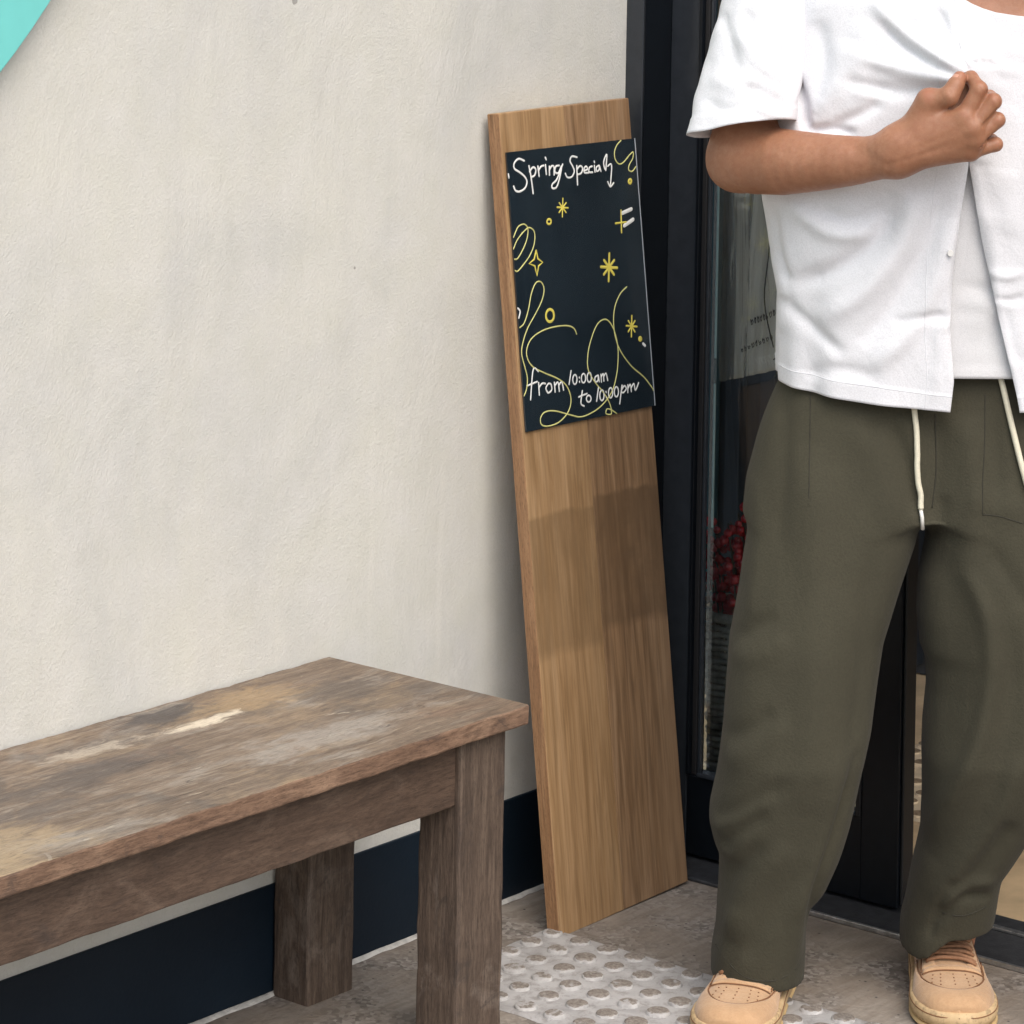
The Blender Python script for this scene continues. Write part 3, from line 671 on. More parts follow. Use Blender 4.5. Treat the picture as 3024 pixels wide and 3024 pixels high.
# ------------------------------------------------------------------ basket of berries
BX, BY = .19, -.092
bas = empty('wicker_basket', (BX, BY, -.003)); tag(bas, 'tall dark woven basket holding red berries behind the glass door', 'basket')
parts = []
for i in range(34):
    z = .008 + i * .0105; r = .095 + .028 * z / .36
    pts = []
    for k in range(41):
        a = 2 * math.pi * k / 40; rr = r + .0035 * math.cos(a * 14 + (i % 2) * math.pi)
        pts.append((rr * math.cos(a), rr * math.sin(a), z + .0012 * math.sin(a * 14)))
    parts.append(tube(pts, .0048, 6, False))
mesh_obj('weave', *join(parts), 'wicker', bas)
mesh_obj('rim', *tube([(.125 * math.cos(2 * math.pi * k / 40), .125 * math.sin(2 * math.pi * k / 40), .372) for k in range(41)], .008, 8, False), 'wicker', bas)
for k in range(14):
    a = 2 * math.pi * (k + .5) / 14
    mesh_obj('stake', *tube([(.094 * math.cos(a), .094 * math.sin(a), .0), (.123 * math.cos(a), .123 * math.sin(a), .368)], .004, 6), 'wicker', bas)
bun = empty('berry_bunch', (BX, BY, .36)); tag(bun, 'bunch of dark red berries on twigs rising from the woven basket', 'berries')
bm = bmesh.new(); bmesh.ops.create_icosphere(bm, subdivisions=2, radius=.0078); bme = bpy.data.meshes.new('berry'); bm.to_mesh(bme); bm.free()
bme.materials.append(MATS['berry_red']); bme.polygons.foreach_set('use_smooth', [True] * len(bme.polygons))
rg = random.Random(3); cnt_b = 0
for k in range(26):
    a = rg.uniform(0, 6.28); rr = .105 * math.sqrt(rg.random()); top = .20 - .35 * rr + rg.uniform(-.06, .01)
    if k < 5: a = math.pi + .1 + k * .22; rr = .095 - .012 * k; top = (.155, .20, .185, .17, .15)[k]
    x0, y0 = rr * .6 * math.cos(a), rr * .6 * math.sin(a); x1, y1 = rr * 1.1 * math.cos(a), rr * 1.1 * math.sin(a)
    mesh_obj('twig', *tube([(x0, y0, -.1), ((x0 + x1) / 2, (y0 + y1) / 2, top * .4), (x1, y1, top)], .0016, 5), 'twig', bun)
    for j in range(11):
        t = (j + .5) / 11; z = top * t * 1.03 - .012; b = rg.uniform(0, 6.28); d = rg.uniform(.007, .014) * (1 if j < 10 else .1)
        o = bpy.data.objects.new('berry', bme); col.objects.link(o); o.parent = bun
        o.location = (x0 + (x1 - x0) * t + d * math.cos(b), y0 + (y1 - y0) * t + d * math.sin(b), z + rg.uniform(-.004, .004))
        s = rg.uniform(.75, 1.15); o.scale = (s, s, s); cnt_b += 1

# ------------------------------------------------------------------ person
D0 = 4.47
fwd = Vector((math.cos(YAW), math.sin(YAW), 0)); rgt = Vector((math.sin(YAW), -math.cos(YAW), 0))
def abx(px, py):
    u, v_ = px - 1512.0, py - HOR
    return u * math.cos(ROLL) + v_ * math.sin(ROLL), -u * math.sin(ROLL) + v_ * math.cos(ROLL)
A0 = abx(2800, 2900)[0] * D0 / F_PX
PORG = CAM + fwd * D0 + rgt * A0; PORG.z = 0
def L(px, py, D=4.42):
    """measured point at distance D -> the person's own frame (x right, y away, z up)"""
    a, b = abx(px, py); return np.array([a * D / F_PX - A0, D - D0, CAM_H - b * D / F_PX])
def zof(py, px=2600, D=4.36): return L(px, py, D)[2]
def xof(px, py, D=4.42): return L(px, py, D)[0]
def tab(rows, D=4.42, px=2600):
    """[(py, px...)] -> interpolators over z"""
    z = np.array([L(r[1], r[0], D)[2] for r in rows])[::-1]
    c = [np.array([L(r[k], r[0], D)[0] for r in rows])[::-1] for k in range(1, len(rows[0]))]
    return [lambda q, z=z, y=y: np.interp(q, z, y) for y in c]

# --- fields and surface nets
def grid(lo, hi, h):
    ax = [np.arange(a, b + h, h, dtype=np.float32) for a, b in zip(lo, hi)]
    return np.meshgrid(*ax, indexing='ij')
def capsule(G, a, b, ra, rb, sq=(1, 1, 1)):
    a, b = np.asarray(a, np.float32) * sq, np.asarray(b, np.float32) * sq
    P = [G[i] * np.float32(sq[i]) - a[i] for i in range(3)]; d = b - a; L2 = max(float(d @ d), 1e-9)
    t = np.clip((P[0] * d[0] + P[1] * d[1] + P[2] * d[2]) / L2, 0, 1)
    return np.sqrt((P[0] - d[0] * t) ** 2 + (P[1] - d[1] * t) ** 2 + (P[2] - d[2] * t) ** 2) - (ra + (rb - ra) * t)
def smin(a, b, k):
    h = np.clip(.5 + .5 * (b - a) / k, 0, 1); return b + (a - b) * h - k * h * (1 - h)
def surface(Fd, lo, h, relax=2):
    """surface nets: field -> verts, quads"""
    s = Fd < 0; nx, ny, nz = Fd.shape
    idx = -np.ones((nx - 1, ny - 1, nz - 1), np.int64)
    acc = np.zeros((nx - 1, ny - 1, nz - 1, 3), np.float32); cnt = np.zeros((nx - 1, ny - 1, nz - 1), np.float32)
    corner = lambda A, o: A[o[0]:nx - 1 + o[0], o[1]:ny - 1 + o[1], o[2]:nz - 1 + o[2]]
    for ax in range(3):
        o1, o2 = [i for i in range(3) if i != ax]
        for a in (0, 1):
            for b in (0, 1):
                p = [0, 0, 0]; p[o1] = a; p[o2] = b; q = list(p); q[ax] = 1
                f0, f1 = corner(Fd, p), corner(Fd, q); m = corner(s, p) != corner(s, q)
                t = np.where(m, f0 / np.where(m, f0 - f1, 1), 0)
                cnt += m
                acc[..., ax] += t * m
                acc[..., o1] += a * m; acc[..., o2] += b * m
    act = cnt > 0; idx[act] = np.arange(act.sum())
    base = np.argwhere(act).astype(np.float32)
    V = (base + acc[act] / cnt[act][:, None]) * h + np.asarray(lo, np.float32)
    Q = []
    for ax in range(3):
        o1, o2 = [i for i in range(3) if i != ax]
        sl0 = [slice(1, -1)] * 3; sl0[ax] = slice(0, -1); sl1 = list(sl0); sl1[ax] = slice(1, None)
        s0, s1 = s[tuple(sl0)], s[tuple(sl1)]
        E = np.argwhere(s0 != s1); fl = s0[tuple(E.T)]
        off = np.zeros(3, int); off[o1] = 1; off[o2] = 1; E = E + off
        d1 = np.zeros(3, int); d1[o1] = 1; d2 = np.zeros(3, int); d2[o2] = 1
        g = lambda e: idx[tuple(e.T)]
        q = np.stack([g(E - d1 - d2), g(E - d2), g(E), g(E - d1)], 1)
        flip = fl if ax != 1 else ~fl
        q[~flip] = q[~flip][:, ::-1]; Q.append(q)
    Q = np.concatenate(Q); Q = Q[(Q >= 0).all(1)]
    for _ in range(relax):
        S = np.zeros_like(V); c = np.zeros(len(V), np.float32)
        for k in range(4):
            a, b = Q[:, k], Q[:, (k + 1) % 4]
            np.add.at(S, a, V[b]); np.add.at(c, a, 1); np.add.at(S, b, V[a]); np.add.at(c, b, 1)
        V = V * .5 + S / np.maximum(c, 1)[:, None] * .5
    return V, Q
def normals(V, Q):
    N = np.zeros_like(V); n_ = np.cross(V[Q[:, 2]] - V[Q[:, 0]], V[Q[:, 3]] - V[Q[:, 1]])
    for k in range(4): np.add.at(N, Q[:, k], n_)
    return N / np.maximum(np.linalg.norm(N, axis=1), 1e-9)[:, None]
def sculpt(V, N, strokes_, D=4.36, front=-1):
    """push the surface along its normal by soft brush strokes: (points, width_px, height_mm)"""
    out = np.zeros(len(V)); k = D / F_PX
    mask = np.clip(-N[:, 1] * 1.6 + .15, 0, 1)
    for pts, wpx, amp in strokes_:
        P = np.array([L(p[0], p[1], D)[[0, 2]] for p in (spline(pts, 5) if len(pts) > 2 else [np.array(pts[0], float) * (1 - t) + np.array(pts[1], float) * t for t in np.linspace(0, 1, 6)])])
        wd = wpx * k; X = V[:, [0, 2]]
        lo, hi = P.min(0) - 3 * wd, P.max(0) + 3 * wd
        sel = np.where(((X > lo) & (X < hi)).all(1))[0]
        if not len(sel): continue
        best = np.full(len(sel), 9.0); par = np.zeros(len(sel)); n_ = len(P) - 1
        for i in range(n_):
            d = P[i + 1] - P[i]; L2 = max(d @ d, 1e-12); r = X[sel] - P[i]
            t = np.clip(r @ d / L2, 0, 1); dist = np.linalg.norm(r - t[:, None] * d, axis=1)
            m = dist < best; best[m] = dist[m]; par[m] = (i + t[m]) / n_
        tap = np.clip(np.sin(np.clip(par, 0, 1) * math.pi) * 1.6 + .08, 0, 1)
        out[sel] += amp * .001 * np.exp(-(best / wd) ** 2) * tap
    return V + N * (out * mask)[:, None]

person = None
# --- skin: one body (coarse under the clothes) with a fine right arm and hand
def px_r(r, D): return r * D / F_PX
arm_pts = dict(sh=L(2290, 20, 4.47), up=L(2225, 210, 4.44), el=L(2178, 482, 4.415), f0=L(2310, 478, 4.365), f1=L(2440, 478, 4.325), f2=L(2560, 470, 4.295), wr=L(2640, 452, 4.275))
lo, hi = (arm_pts['sh'] * 0 + [xof(2010, 300, 4.4), -.36, zof(640)]), (arm_pts['sh'] * 0 + [xof(3030, 300, 4.25), .1, zof(60)])
h = .0018
G = grid(lo, hi, h)
r_ = lambda px, D=4.3: px * D / F_PX
sqf = (1, 1.12, 1)
A = capsule(G, arm_pts['sh'], arm_pts['up'], .052, .049)
A = smin(A, capsule(G, arm_pts['up'], arm_pts['el'] + [.004, 0, .02], .048, .040), .03)
fpath = spline([arm_pts['el'] + [.004, 0, .002], arm_pts['f0'], arm_pts['f1'], arm_pts['f2'], arm_pts['wr']], 4)
fr_ad = np.interp(np.linspace(0, 4, len(fpath)), [0, .5, 1, 2, 3, 4], [.0370, .0440, .0450, .0375, .0305, .0290]); fsq = np.linspace(1.08, 1.30, len(fpath))
Fa = None
for k in range(len(fpath) - 1):
    c_ = capsule(G, fpath[k], fpath[k + 1], fr_ad[k], fr_ad[k + 1], (1, float(fsq[k]), 1)); Fa = c_ if Fa is None else np.minimum(Fa, c_)
A = smin(A, Fa, .035)
A = smin(A, capsule(G, arm_pts['el'] + [-.006, .01, -.004], arm_pts['el'] + [-.002, .01, -.006], .030, .030), .02)
# wrist spread (two bones) and palm
wa, wb = L(2655, 425, 4.270), L(2655, 478, 4.273)
A = smin(A, capsule(G, arm_pts['wr'], wa, .027, .0225, (1, 1.2, 1)), .015)
A = smin(A, capsule(G, arm_pts['wr'], wb + [0, 0, .009], .0260, .0195, (1, 1.2, 1)), .015)
mcp = dict(i=L(2848, 345, 4.243), m=L(2873, 378, 4.240), r=L(2880, 413, 4.244), p=L(2866, 447, 4.252))
palm = capsule(G, wa + [.005, 0, .0], mcp['i'], .0215, .0150)
palm = smin(palm, capsule(G, (wa + wb) / 2, mcp['m'], .0215, .0148), .012)
palm = smin(palm, capsule(G, wb + [0, 0, .003], mcp['r'], .0195, .0140), .012)
palm = smin(palm, capsule(G, wb + [0, 0, .008], mcp['p'], .0172, .0132), .012)
tm = L(2744, 299, 4.258)
palm = smin(palm, capsule(G, wa + [.012, 0, .004], tm, .0215, .0175), .018)
palm = smin(palm, capsule(G, L(2720, 400, 4.282), L(2830, 400, 4.285), .024, .022), .02)
palm = smin(palm, capsule(G, L(2800, 345, 4.278), L(2858, 268, 4.276), .016, .010), .012)
A = smin(A, palm, .018)
# fingers
ti, tt = L(2803, 284, 4.243), L(2834, 230, 4.252)
fin = capsule(G, tm, ti, .0160, .0118)
fin = smin(fin, capsule(G, ti, tt, .0118, .0094), .006)
fin = smin(fin, capsule(G, ti + [0, 0, -.0], L(2822, 252, 4.246), .0112, .0112), .004)
A = smin(A, fin, .006)
def finger(pts, rad, k):
    global A
    f = None
    for (p, q, a, b) in zip(pts[:-1], pts[1:], rad[:-1], rad[1:]):
        c = capsule(G, p, q, a, b); f = c if f is None else smin(f, c, .0045)
    A = smin(A, f, k)
finger([mcp['i'], L(2892, 264, 4.240), L(2868, 229, 4.262), L(2846, 231, 4.272)], [.0130, .0108, .0088, .0076], .0026)
finger([mcp['m'], L(2934, 299, 4.240), L(2922, 287, 4.272), L(2880, 300, 4.284)], [.0124, .0105, .0094, .009], .0020)
finger([mcp['r'], L(2946, 354, 4.246), L(2930, 346, 4.277), L(2885, 350, 4.286)], [.0115, .0098, .0090, .0086], .0020)
finger([mcp['p'], L(2940, 426, 4.256), L(2928, 415, 4.280), L(2880, 405, 4.290)], [.0108, .0093, .0086, .008], .0020)
# knuckle bumps
for kk, rr in (('i', .0138), ('m', .0138), ('r', .0128), ('p', .0118)):
    A = smin(A, capsule(G, mcp[kk] + [-.002, -.0030, 0], mcp[kk] + [.0, -.0030, 0], rr * .80, rr * .80), .008)
# creases between the curled fingers
for p, q in (((2890, 322, 4.229), (2918, 276, 4.233)), ((2903, 372, 4.230), (2948, 330, 4.236)), ((2896, 430, 4.236), (2936, 401, 4.246))):
    c_ = capsule(G, L(*p), L(*q), .0018, .0040); k_ = .003
    hh = np.clip(.5 - .5 * (A + c_) / k_, 0, 1); A = A * (1 - hh) - c_ * hh + k_ * hh * (1 - hh)
AV, AQ = surface(A, lo, h, 2)
AN = normals(AV, AQ)
AV = sculpt(AV, AN, [([(2690, 430), (2780, 385), (2850, 345)], 9, .3), ([(2700, 445), (2790, 412), (2870, 380)], 9, .35), ([(2710, 470), (2800, 445), (2878, 412)], 9, .3),
    ([(2500, 428), (2580, 470), (2640, 500)], 22, -1.4), ([(2560, 425), (2620, 410), (2680, 420)], 24, .8),
    ([(2888, 244), (2905, 262), (2910, 275)], 3.5, -.5), ([(2882, 252), (2898, 270), (2902, 282)], 3.5, -.4), ([(2928, 282), (2944, 300), (2946, 312)], 3.5, -.45), ([(2940, 340), (2956, 352), (2954, 366)], 3.5, -.4), ([(2770, 268), (2785, 300)], 5, -.5), ([(2796, 262), (2806, 282)], 5, -.45), ([(2600, 492), (2700, 462), (2800, 425)], 8, -.5)], 4.25)
# flushed skin over the knuckles
n, c = SKIN_NB, SKIN_C
for pt, rr in [(mcp['i'], .016), (mcp['m'], .015), (mcp['r'], .014), (L(2892, 264, 4.240), .013), (L(2934, 299, 4.240), .013), (L(2946, 354, 4.246), .012), (L(2940, 426, 4.256), .011), (tt, .014), (L(2744, 285, 4.25), .015)]:
    mp = n.n('ShaderNodeMapping'); mp.inputs['Location'].default_value = [-float(x) for x in pt]; n.l(n.tc.outputs['Object'], mp.inputs[0])
    ln = n.n('ShaderNodeVectorMath', operation='LENGTH'); n.l(mp.outputs[0], ln.inputs[0])
    d = n.math('ADD', n.math('DIVIDE', ln.outputs['Value'], rr), n.math('MULTIPLY', n.math('SUBTRACT', SKIN_F2, .5), .8))
    c = n.mix(n.ramp(d, [(.3, .42), (1.0, 0)]), c, (.43, .155, .10))
n.color(c)
# coarse body
LC = lambda px, py, D=4.47: L(px, py, D)
neck0 = L(3045, 30, 4.475); hd = neck0 + np.array([.02, -.02, .21]); h2 = .0085
lo2, hi2 = np.array([-.42, -.27, .02]), np.array([.62, .30, neck0[2] + .36])
G = grid(lo2, hi2, h2)
ch = L(2960, 300, 4.475); wa_ = L(2860, 900, 4.475); hp_ = L(2830, 1250, 4.475)
B = capsule(G, hp_ + [0, 0, .03], wa_, .130, .130, (1, 1.5, 1)); B = smin(B, capsule(G, wa_, ch, .135, .160, (1, 1.45, 1)), .05)
B = smin(B, capsule(G, ch + [-.12, 0, .03], ch + [.12, 0, .03], .085, .085), .06)
shl, shr = np.array(arm_pts['sh']), ch + [.215, 0, .06]
B = smin(B, capsule(G, shl + [.02, 0, .0], neck0 + [0, .01, .02], .05, .06), .04); B = smin(B, capsule(G, shr, neck0 + [0, .01, .02], .05, .06), .04)
B = smin(B, capsule(G, neck0, neck0 + [.01, -.01, .14], .060, .056), .03)
B = smin(B, capsule(G, hd + [0, .012, .02], hd + [0, .012, .035], .088, .088, (1.12, .95, 1)), .02)
B = smin(B, capsule(G, hd + [0, -.035, -.06], hd + [0, -.02, 0], .048, .07), .03)
B = smin(B, capsule(G, hd + [0, -.098, -.025], hd + [0, -.088, .012], .013, .009), .012)
for sx in (-1, 1):
    B = smin(B, capsule(G, hd + [sx * .080, .015, -.02], hd + [sx * .083, .02, .015], .014, .018, (2, 1, 1)), .008)
    B = np.maximum(B, -capsule(G, hd + [sx * .032, -.108, .012], hd + [sx * .034, -.108, .012], .014, .014))
elb = shr + np.array([.05, .02, -.28]); wrl = elb + np.array([.01, -.08, -.235])
B = smin(B, capsule(G, shr, elb, .05, .038), .03); B = smin(B, capsule(G, elb, wrl, .038, .026), .015)
B = smin(B, capsule(G, wrl, wrl + [-.005, -.03, -.085], .028, .026, (1.7, 1, 1)), .015)
for k, (dx, dl) in enumerate(((-.0, .065), (-.002, .08), (-.004, .075), (-.006, .058))):
    b0 = wrl + np.array([dx, -.075 + k * .021 + .0, -.085]); B = smin(B, capsule(G, b0, b0 + [-.012, -.008, -dl], .0095, .008), .004)
B = smin(B, capsule(G, wrl + [-.01, -.04, -.03], wrl + [-.02, -.085, -.075], .012, .010), .008)
ankR, ankL = L(2235, 2880, 4.44), L(2815, 2790, 4.53)
knR, knL = L(2330, 2150, 4.40), L(2925, 2150, 4.42)
for hx, kn, an in ((hp_ + [-.12, 0, -.02], knR, ankR), (hp_ + [.12, 0, -.02], knL, ankL)):
    B = smin(B, capsule(G, hx, kn, .065, .052), .02); B = smin(B, capsule(G, kn, an + [0, .0, .04], .050, .032), .03)
    B = smin(B, capsule(G, an + [0, 0, .04], an + [0, 0, .0], .032, .030), .02)
BV, BQ = surface(B, lo2, h2, 2)
V = np.concatenate([AV, BV]); Q = np.concatenate([AQ, BQ + len(AV)])
person = mesh_obj('person', V, [tuple(map(int, q)) for q in Q], 'skin')
person.location = PORG; person.rotation_euler.z = YAW - math.pi / 2
tag(person, 'person in open white shirt and olive trousers pinching the shirt front with one hand', 'person')
# hair
G = grid(hd + [-.13, -.14, -.10], hd + [.13, .16, .17], .006)
Hh = capsule(G, hd + [0, .018, .03], hd + [0, .018, .045], .093, .093, (1.10, .95, 1))
Hh = np.maximum(Hh, -((G[1] - hd[1]) * 1.0 + (G[2] - hd[2]) * .9 + .015))
Hh += .004 * np.sin(G[0] * 160 + G[2] * 40) * np.cos(G[1] * 130 + G[2] * 60)
HV, HQ = surface(Hh, hd + [-.13, -.14, -.10], .006, 1)
mesh_obj('hair', HV, [tuple(map(int, q)) for q in HQ], 'hair_black', person)
# thumb nail, lying on the thumb's skin
AN = normals(AV, AQ); q = L(2822, 224, 4.24); m = AN[:, 1] < -.2
i_ = np.argsort((AV[m][:, 0] - q[0]) ** 2 + (AV[m][:, 2] - q[2]) ** 2)[:8]; nc, nn_ = AV[m][i_].mean(0), AN[m][i_].mean(0); nn_ /= np.linalg.norm(nn_)
ax_ = (tt - ti); ax_ -= nn_ * (ax_ @ nn_); ax_ /= np.linalg.norm(ax_); sd_ = np.cross(ax_, nn_); V, Fc = [], []
for i in range(9):
    for j in range(9):
        u, v_ = (i - 4) / 4, (j - 4) / 4; e = max(abs(u), abs(v_)); rr = 1 / max(1, math.hypot(u, v_) / e) if e > 0 else 1
        u, v_ = u * (.35 + .65 * rr), v_ * (.35 + .65 * rr)
        V.append(nc + ax_ * u * .0058 + sd_ * v_ * .0050 + nn_ * (.0007 - .0016 * v_ * v_ - .0010 * u * u))
for i in range(8):
    for j in range(8): Fc.append((i * 9 + j, i * 9 + j + 1, (i + 1) * 9 + j + 1, (i + 1) * 9 + j))
mesh_obj('thumbnail', V, Fc, 'nail_skin', person)

# --- trousers
RL = [(1050, 2368, 2790), (1130, 2340, 2790), (1230, 2298, 2790), (1300, 2273, 2772), (1430, 2236, 2748), (1600, 2216, 2714), (1750, 2190, 2658), (1890, 2160, 2613), (2000, 2150, 2596), (2150, 2136, 2574), (2280, 2118, 2542), (2380, 2096, 2520),
      (2430, 2094, 2508), (2490, 2109, 2490), (2530, 2126, 2476), (2620, 2124, 2436), (2680, 2120, 2398), (2750, 2117, 2384), (2830, 2102, 2380), (2960, 2100, 2378)]
LL = [(1050, 2790, 3340), (1130, 2790, 3350), (1230, 2790, 3370), (1300, 2775, 3365), (1430, 2752, 3350), (1600, 2735, 3310), (1700, 2714, 3280), (1800, 2709, 3260), (1900, 2718, 3240), (1940, 2734, 3230), (2016, 2737, 3210), (2119, 2726, 3180), (2199, 2722, 3160), (2341, 2729, 3105), (2461, 2727, 3045),
      (2540, 2712, 3000), (2592, 2702, 2966), (2643, 2694, 2958), (2711, 2683, 2951), (2757, 2673, 2944), (2860, 2670, 2935)]
rl, rr = tab(RL, 4.40); ll, lr = tab(LL, 4.44)
h3 = .0048
lo3, hi3 = np.array([xof(2060, 2400, 4.4), -.24, zof(2985, 2200, 4.33)]), np.array([xof(3420, 1300, 4.4), .24, zof(1010)])
G = grid(lo3, hi3, h3); Z1d = G[2][0, 0, :]
def legf(fl_, fr_2, yc, hd_):
    a, b = fl_(Z1d), fr_2(Z1d); xc, w_ = (a + b) / 2, (b - a) / 2
    y_, d_ = np.interp(Z1d, *yc), np.interp(Z1d, *hd_)
    n_ = 2.35
    q = (np.abs((G[0] - xc) / w_) ** n_ + np.abs((G[1] - y_) / d_) ** n_) ** (1 / n_)
    return ((q - 1) * np.minimum(w_, d_)).astype(np.float32)
FR = legf(rl, rr, ([0, .1, .35, .6, .9], [-.045, -.045, -.065, -.03, 0]), ([0, .1, .3, .5, .7, .9], [.080, .088, .098, .106, .098, .076]))
FL_ = legf(ll, lr, ([0, .1, .35, .6, .9], [.02, .02, -.04, -.03, 0]), ([0, .1, .3, .5, .7, .9], [.078, .085, .100, .106, .098, .076]))
hipl, hipr = tab([(1000, 2372, 3340), (1090, 2350, 3350), (1140, 2330, 3360), (1190, 2308, 3370), (1270, 2279, 3372), (1430, 2236, 3350), (1620, 2216, 3310)], 4.42)
HF = legf(hipl, hipr, ([.5, .9], [0, 0]), ([.5, .7, .9], [.106, .108, .098]))
cr = zof(1560, 2730, 4.36)
crz = cr + .0 * G[0]
HF = np.maximum(HF, (crz - G[2]))
T = smin(smin(FR, FL_, .014), HF, .026)
T = np.maximum(T, G[2] - zof(1060))
# hems: the right one level, the left one draped lower on the inside
hz = np.where(G[0] < xof(2560, 2800, 4.4), zof(2936, 2250, 4.345) + (G[1] + .045) * -.02 + .03 * (G[0] - xof(2300, 2900, 4.4)),
              np.interp(G[0][:, 0, 0], [xof(2670, 2830), xof(2730, 2830), xof(2800, 2780), xof(2940, 2760)], [zof(2852, 2700, 4.41), zof(2848, 2700, 4.41), zof(2784, 2850, 4.41), zof(2776, 2940, 4.41)])[:, None, None])
T = np.maximum(T, (hz - G[2]).astype(np.float32))
TV, TQ = surface(T, lo3, h3, 3)
TN = normals(TV, TQ)
FOLDS = [([(2150, 1925), (2200, 1895), (2300, 1820)], 22, -4), ([(2130, 1975), (2230, 1950), (2330, 1880)], 30, 3), ([(2135, 2200), (2200, 2165), (2290, 2090)], 24, -3.5), ([(2125, 2260), (2220, 2220), (2330, 2120)], 30, 3),
         ([(2105, 2440), (2190, 2390), (2330, 2290)], 26, -4), ([(2128, 2530), (2170, 2470), (2270, 2390)], 22, -5), ([(2100, 2470), (2170, 2425), (2290, 2330)], 20, 3.5),
         ([(2125, 2720), (2160, 2600), (2260, 2480)], 24, -4.5), ([(2150, 2800), (2210, 2640), (2330, 2480)], 36, 5), ([(2200, 2850), (2280, 2700), (2390, 2540)], 30, -4), ([(2125, 2880), (2150, 2780), (2185, 2690)], 18, 3),
         ([(2545, 2220), (2475, 2450), (2412, 2640), (2398, 2850)], 18, -9), ([(2490, 2200), (2430, 2480), (2365, 2680), (2350, 2880)], 30, 6), ([(2405, 1330), (2412, 1600), (2400, 2000), (2380, 2400)], 60, 8), ([(2330, 1180), (2325, 1400), (2300, 1650)], 26, -4),
         ([(2580, 1600), (2550, 2000), (2505, 2300)], 36, -5), ([(2640, 1250), (2690, 1400), (2715, 1540)], 26, -8), ([(2690, 1225), (2640, 1255), (2560, 1300)], 24, -3), ([(2520, 1260), (2600, 1400), (2650, 1600)], 44, 4),
         ([(2770, 1230), (2775, 1400), (2755, 1600)], 40, -11), ([(2870, 1240), (2880, 1450), (2870, 1700)], 40, 7), ([(2850, 1680), (2905, 1790), (2930, 1920), (2928, 2030), (2890, 2200), (2810, 2400), (2750, 2560)], 30, 10),
         ([(2790, 1640), (2830, 1850), (2820, 2080), (2770, 2300)], 50, -6), ([(2985, 1850), (2985, 2080), (2940, 2330), (2860, 2540)], 40, -6), ([(3010, 2230), (2960, 2400), (2850, 2600), (2780, 2740)], 30, 6), ([(3000, 2440), (2930, 2560), (2830, 2690)], 30, -7),
         ([(2790, 2790), (2840, 2710), (2900, 2690), (2955, 2700)], 16, -7), ([(2800, 2740), (2870, 2655), (2965, 2645)], 18, 5), ([(2690, 2830), (2720, 2700), (2770, 2580)], 30, 5), ([(2765, 2840), (2795, 2720), (2840, 2630)], 16, -6),
         ([(2860, 1480), (2950, 1500), (3030, 1520)], 40, 3), ([(2800, 1480), (2790, 1560), (2760, 1640)], 20, -4), ([(2930, 1640), (2990, 1720), (3040, 1800)], 30, -4), ([(2950, 1250), (2955, 1400), (2950, 1520)], 18, -2.5), ([(2250, 1450), (2245, 1650), (2215, 1850)], 22, 4)]
TV = sculpt(TV, TN, FOLDS, 4.33)
# hem stitching line and general unevenness
zz = TV[:, 2]
nz_ = np.array([noise.noise(Vector((float(p[0]) * 7, float(p[1]) * 7, float(p[2]) * 4))) + .5 * noise.noise(Vector((float(p[0]) * 17, float(p[1]) * 17, float(p[2]) * 9))) for p in TV])
TV = TV + TN * (nz_ * .0018)[:, None]
tro = mesh_obj('trousers', TV, [tuple(map(int, q)) for q in TQ], 'trouser_olive', person)
tro['label'] = 'loose olive trousers'

def front_pt(V, N, px, py, D=4.33, out=.003):
    """point on the front of a surface at a measured position"""
    q = L(px, py, D); m = N[:, 1] < -.1
    d = (V[m][:, 0] - q[0]) ** 2 + (V[m][:, 2] - q[2]) ** 2
    i = np.argsort(d)[:6]; p = V[m][i].mean(0); nn = N[m][i].mean(0)
    return np.array([q[0], p[1], q[2]]) + nn / np.linalg.norm(nn) * out
TN = normals(TV, TQ)
simple('trouser_seam', (.030, .028, .019), .9)
for sp_pts in ([(2408, 1150), (2404, 1260), (2398, 1380), (2392, 1500)], [(2922, 1180), (2918, 1330), (2910, 1440), (2908, 1530)], [(2908, 1530), (2960, 1535), (3030, 1556)], [(2120, 2836), (2200, 2895), (2290, 2905), (2370, 2878)], [(2806, 2752), (2870, 2752), (2938, 2730)], [(2775, 1240), (2778, 1400), (2765, 1520)]):
    mesh_obj('seam', *tube([front_pt(TV, TN, *p, 4.33, -.0002) for p in spline(sp_pts, 8)], .0009, 6), 'trouser_seam', tro)
c1 = [front_pt(TV, TN, *p, 4.33, .0045) for p in spline([(2706, 1160), (2710, 1220), (2716, 1310), (2721, 1430), (2729, 1480), (2727, 1522)], 5)]
mesh_obj('drawstring', *tube(c1, .0040, 8), 'cord_cream', tro)
mesh_obj('aglet', *tube([c1[-1], front_pt(TV, TN, 2728, 1545, 4.33, .005), front_pt(TV, TN, 2731, 1572, 4.33, .006)], .0027, 8), 'aglet', tro)
c2 = [front_pt(TV, TN, *p, 4.33, .0045) for p in spline([(2955, 1085), (2972, 1150), (2990, 1230), (3022, 1370), (3050, 1480)], 5)]
mesh_obj('drawstring', *tube(c2, .0042, 8), 'cord_cream', tro)

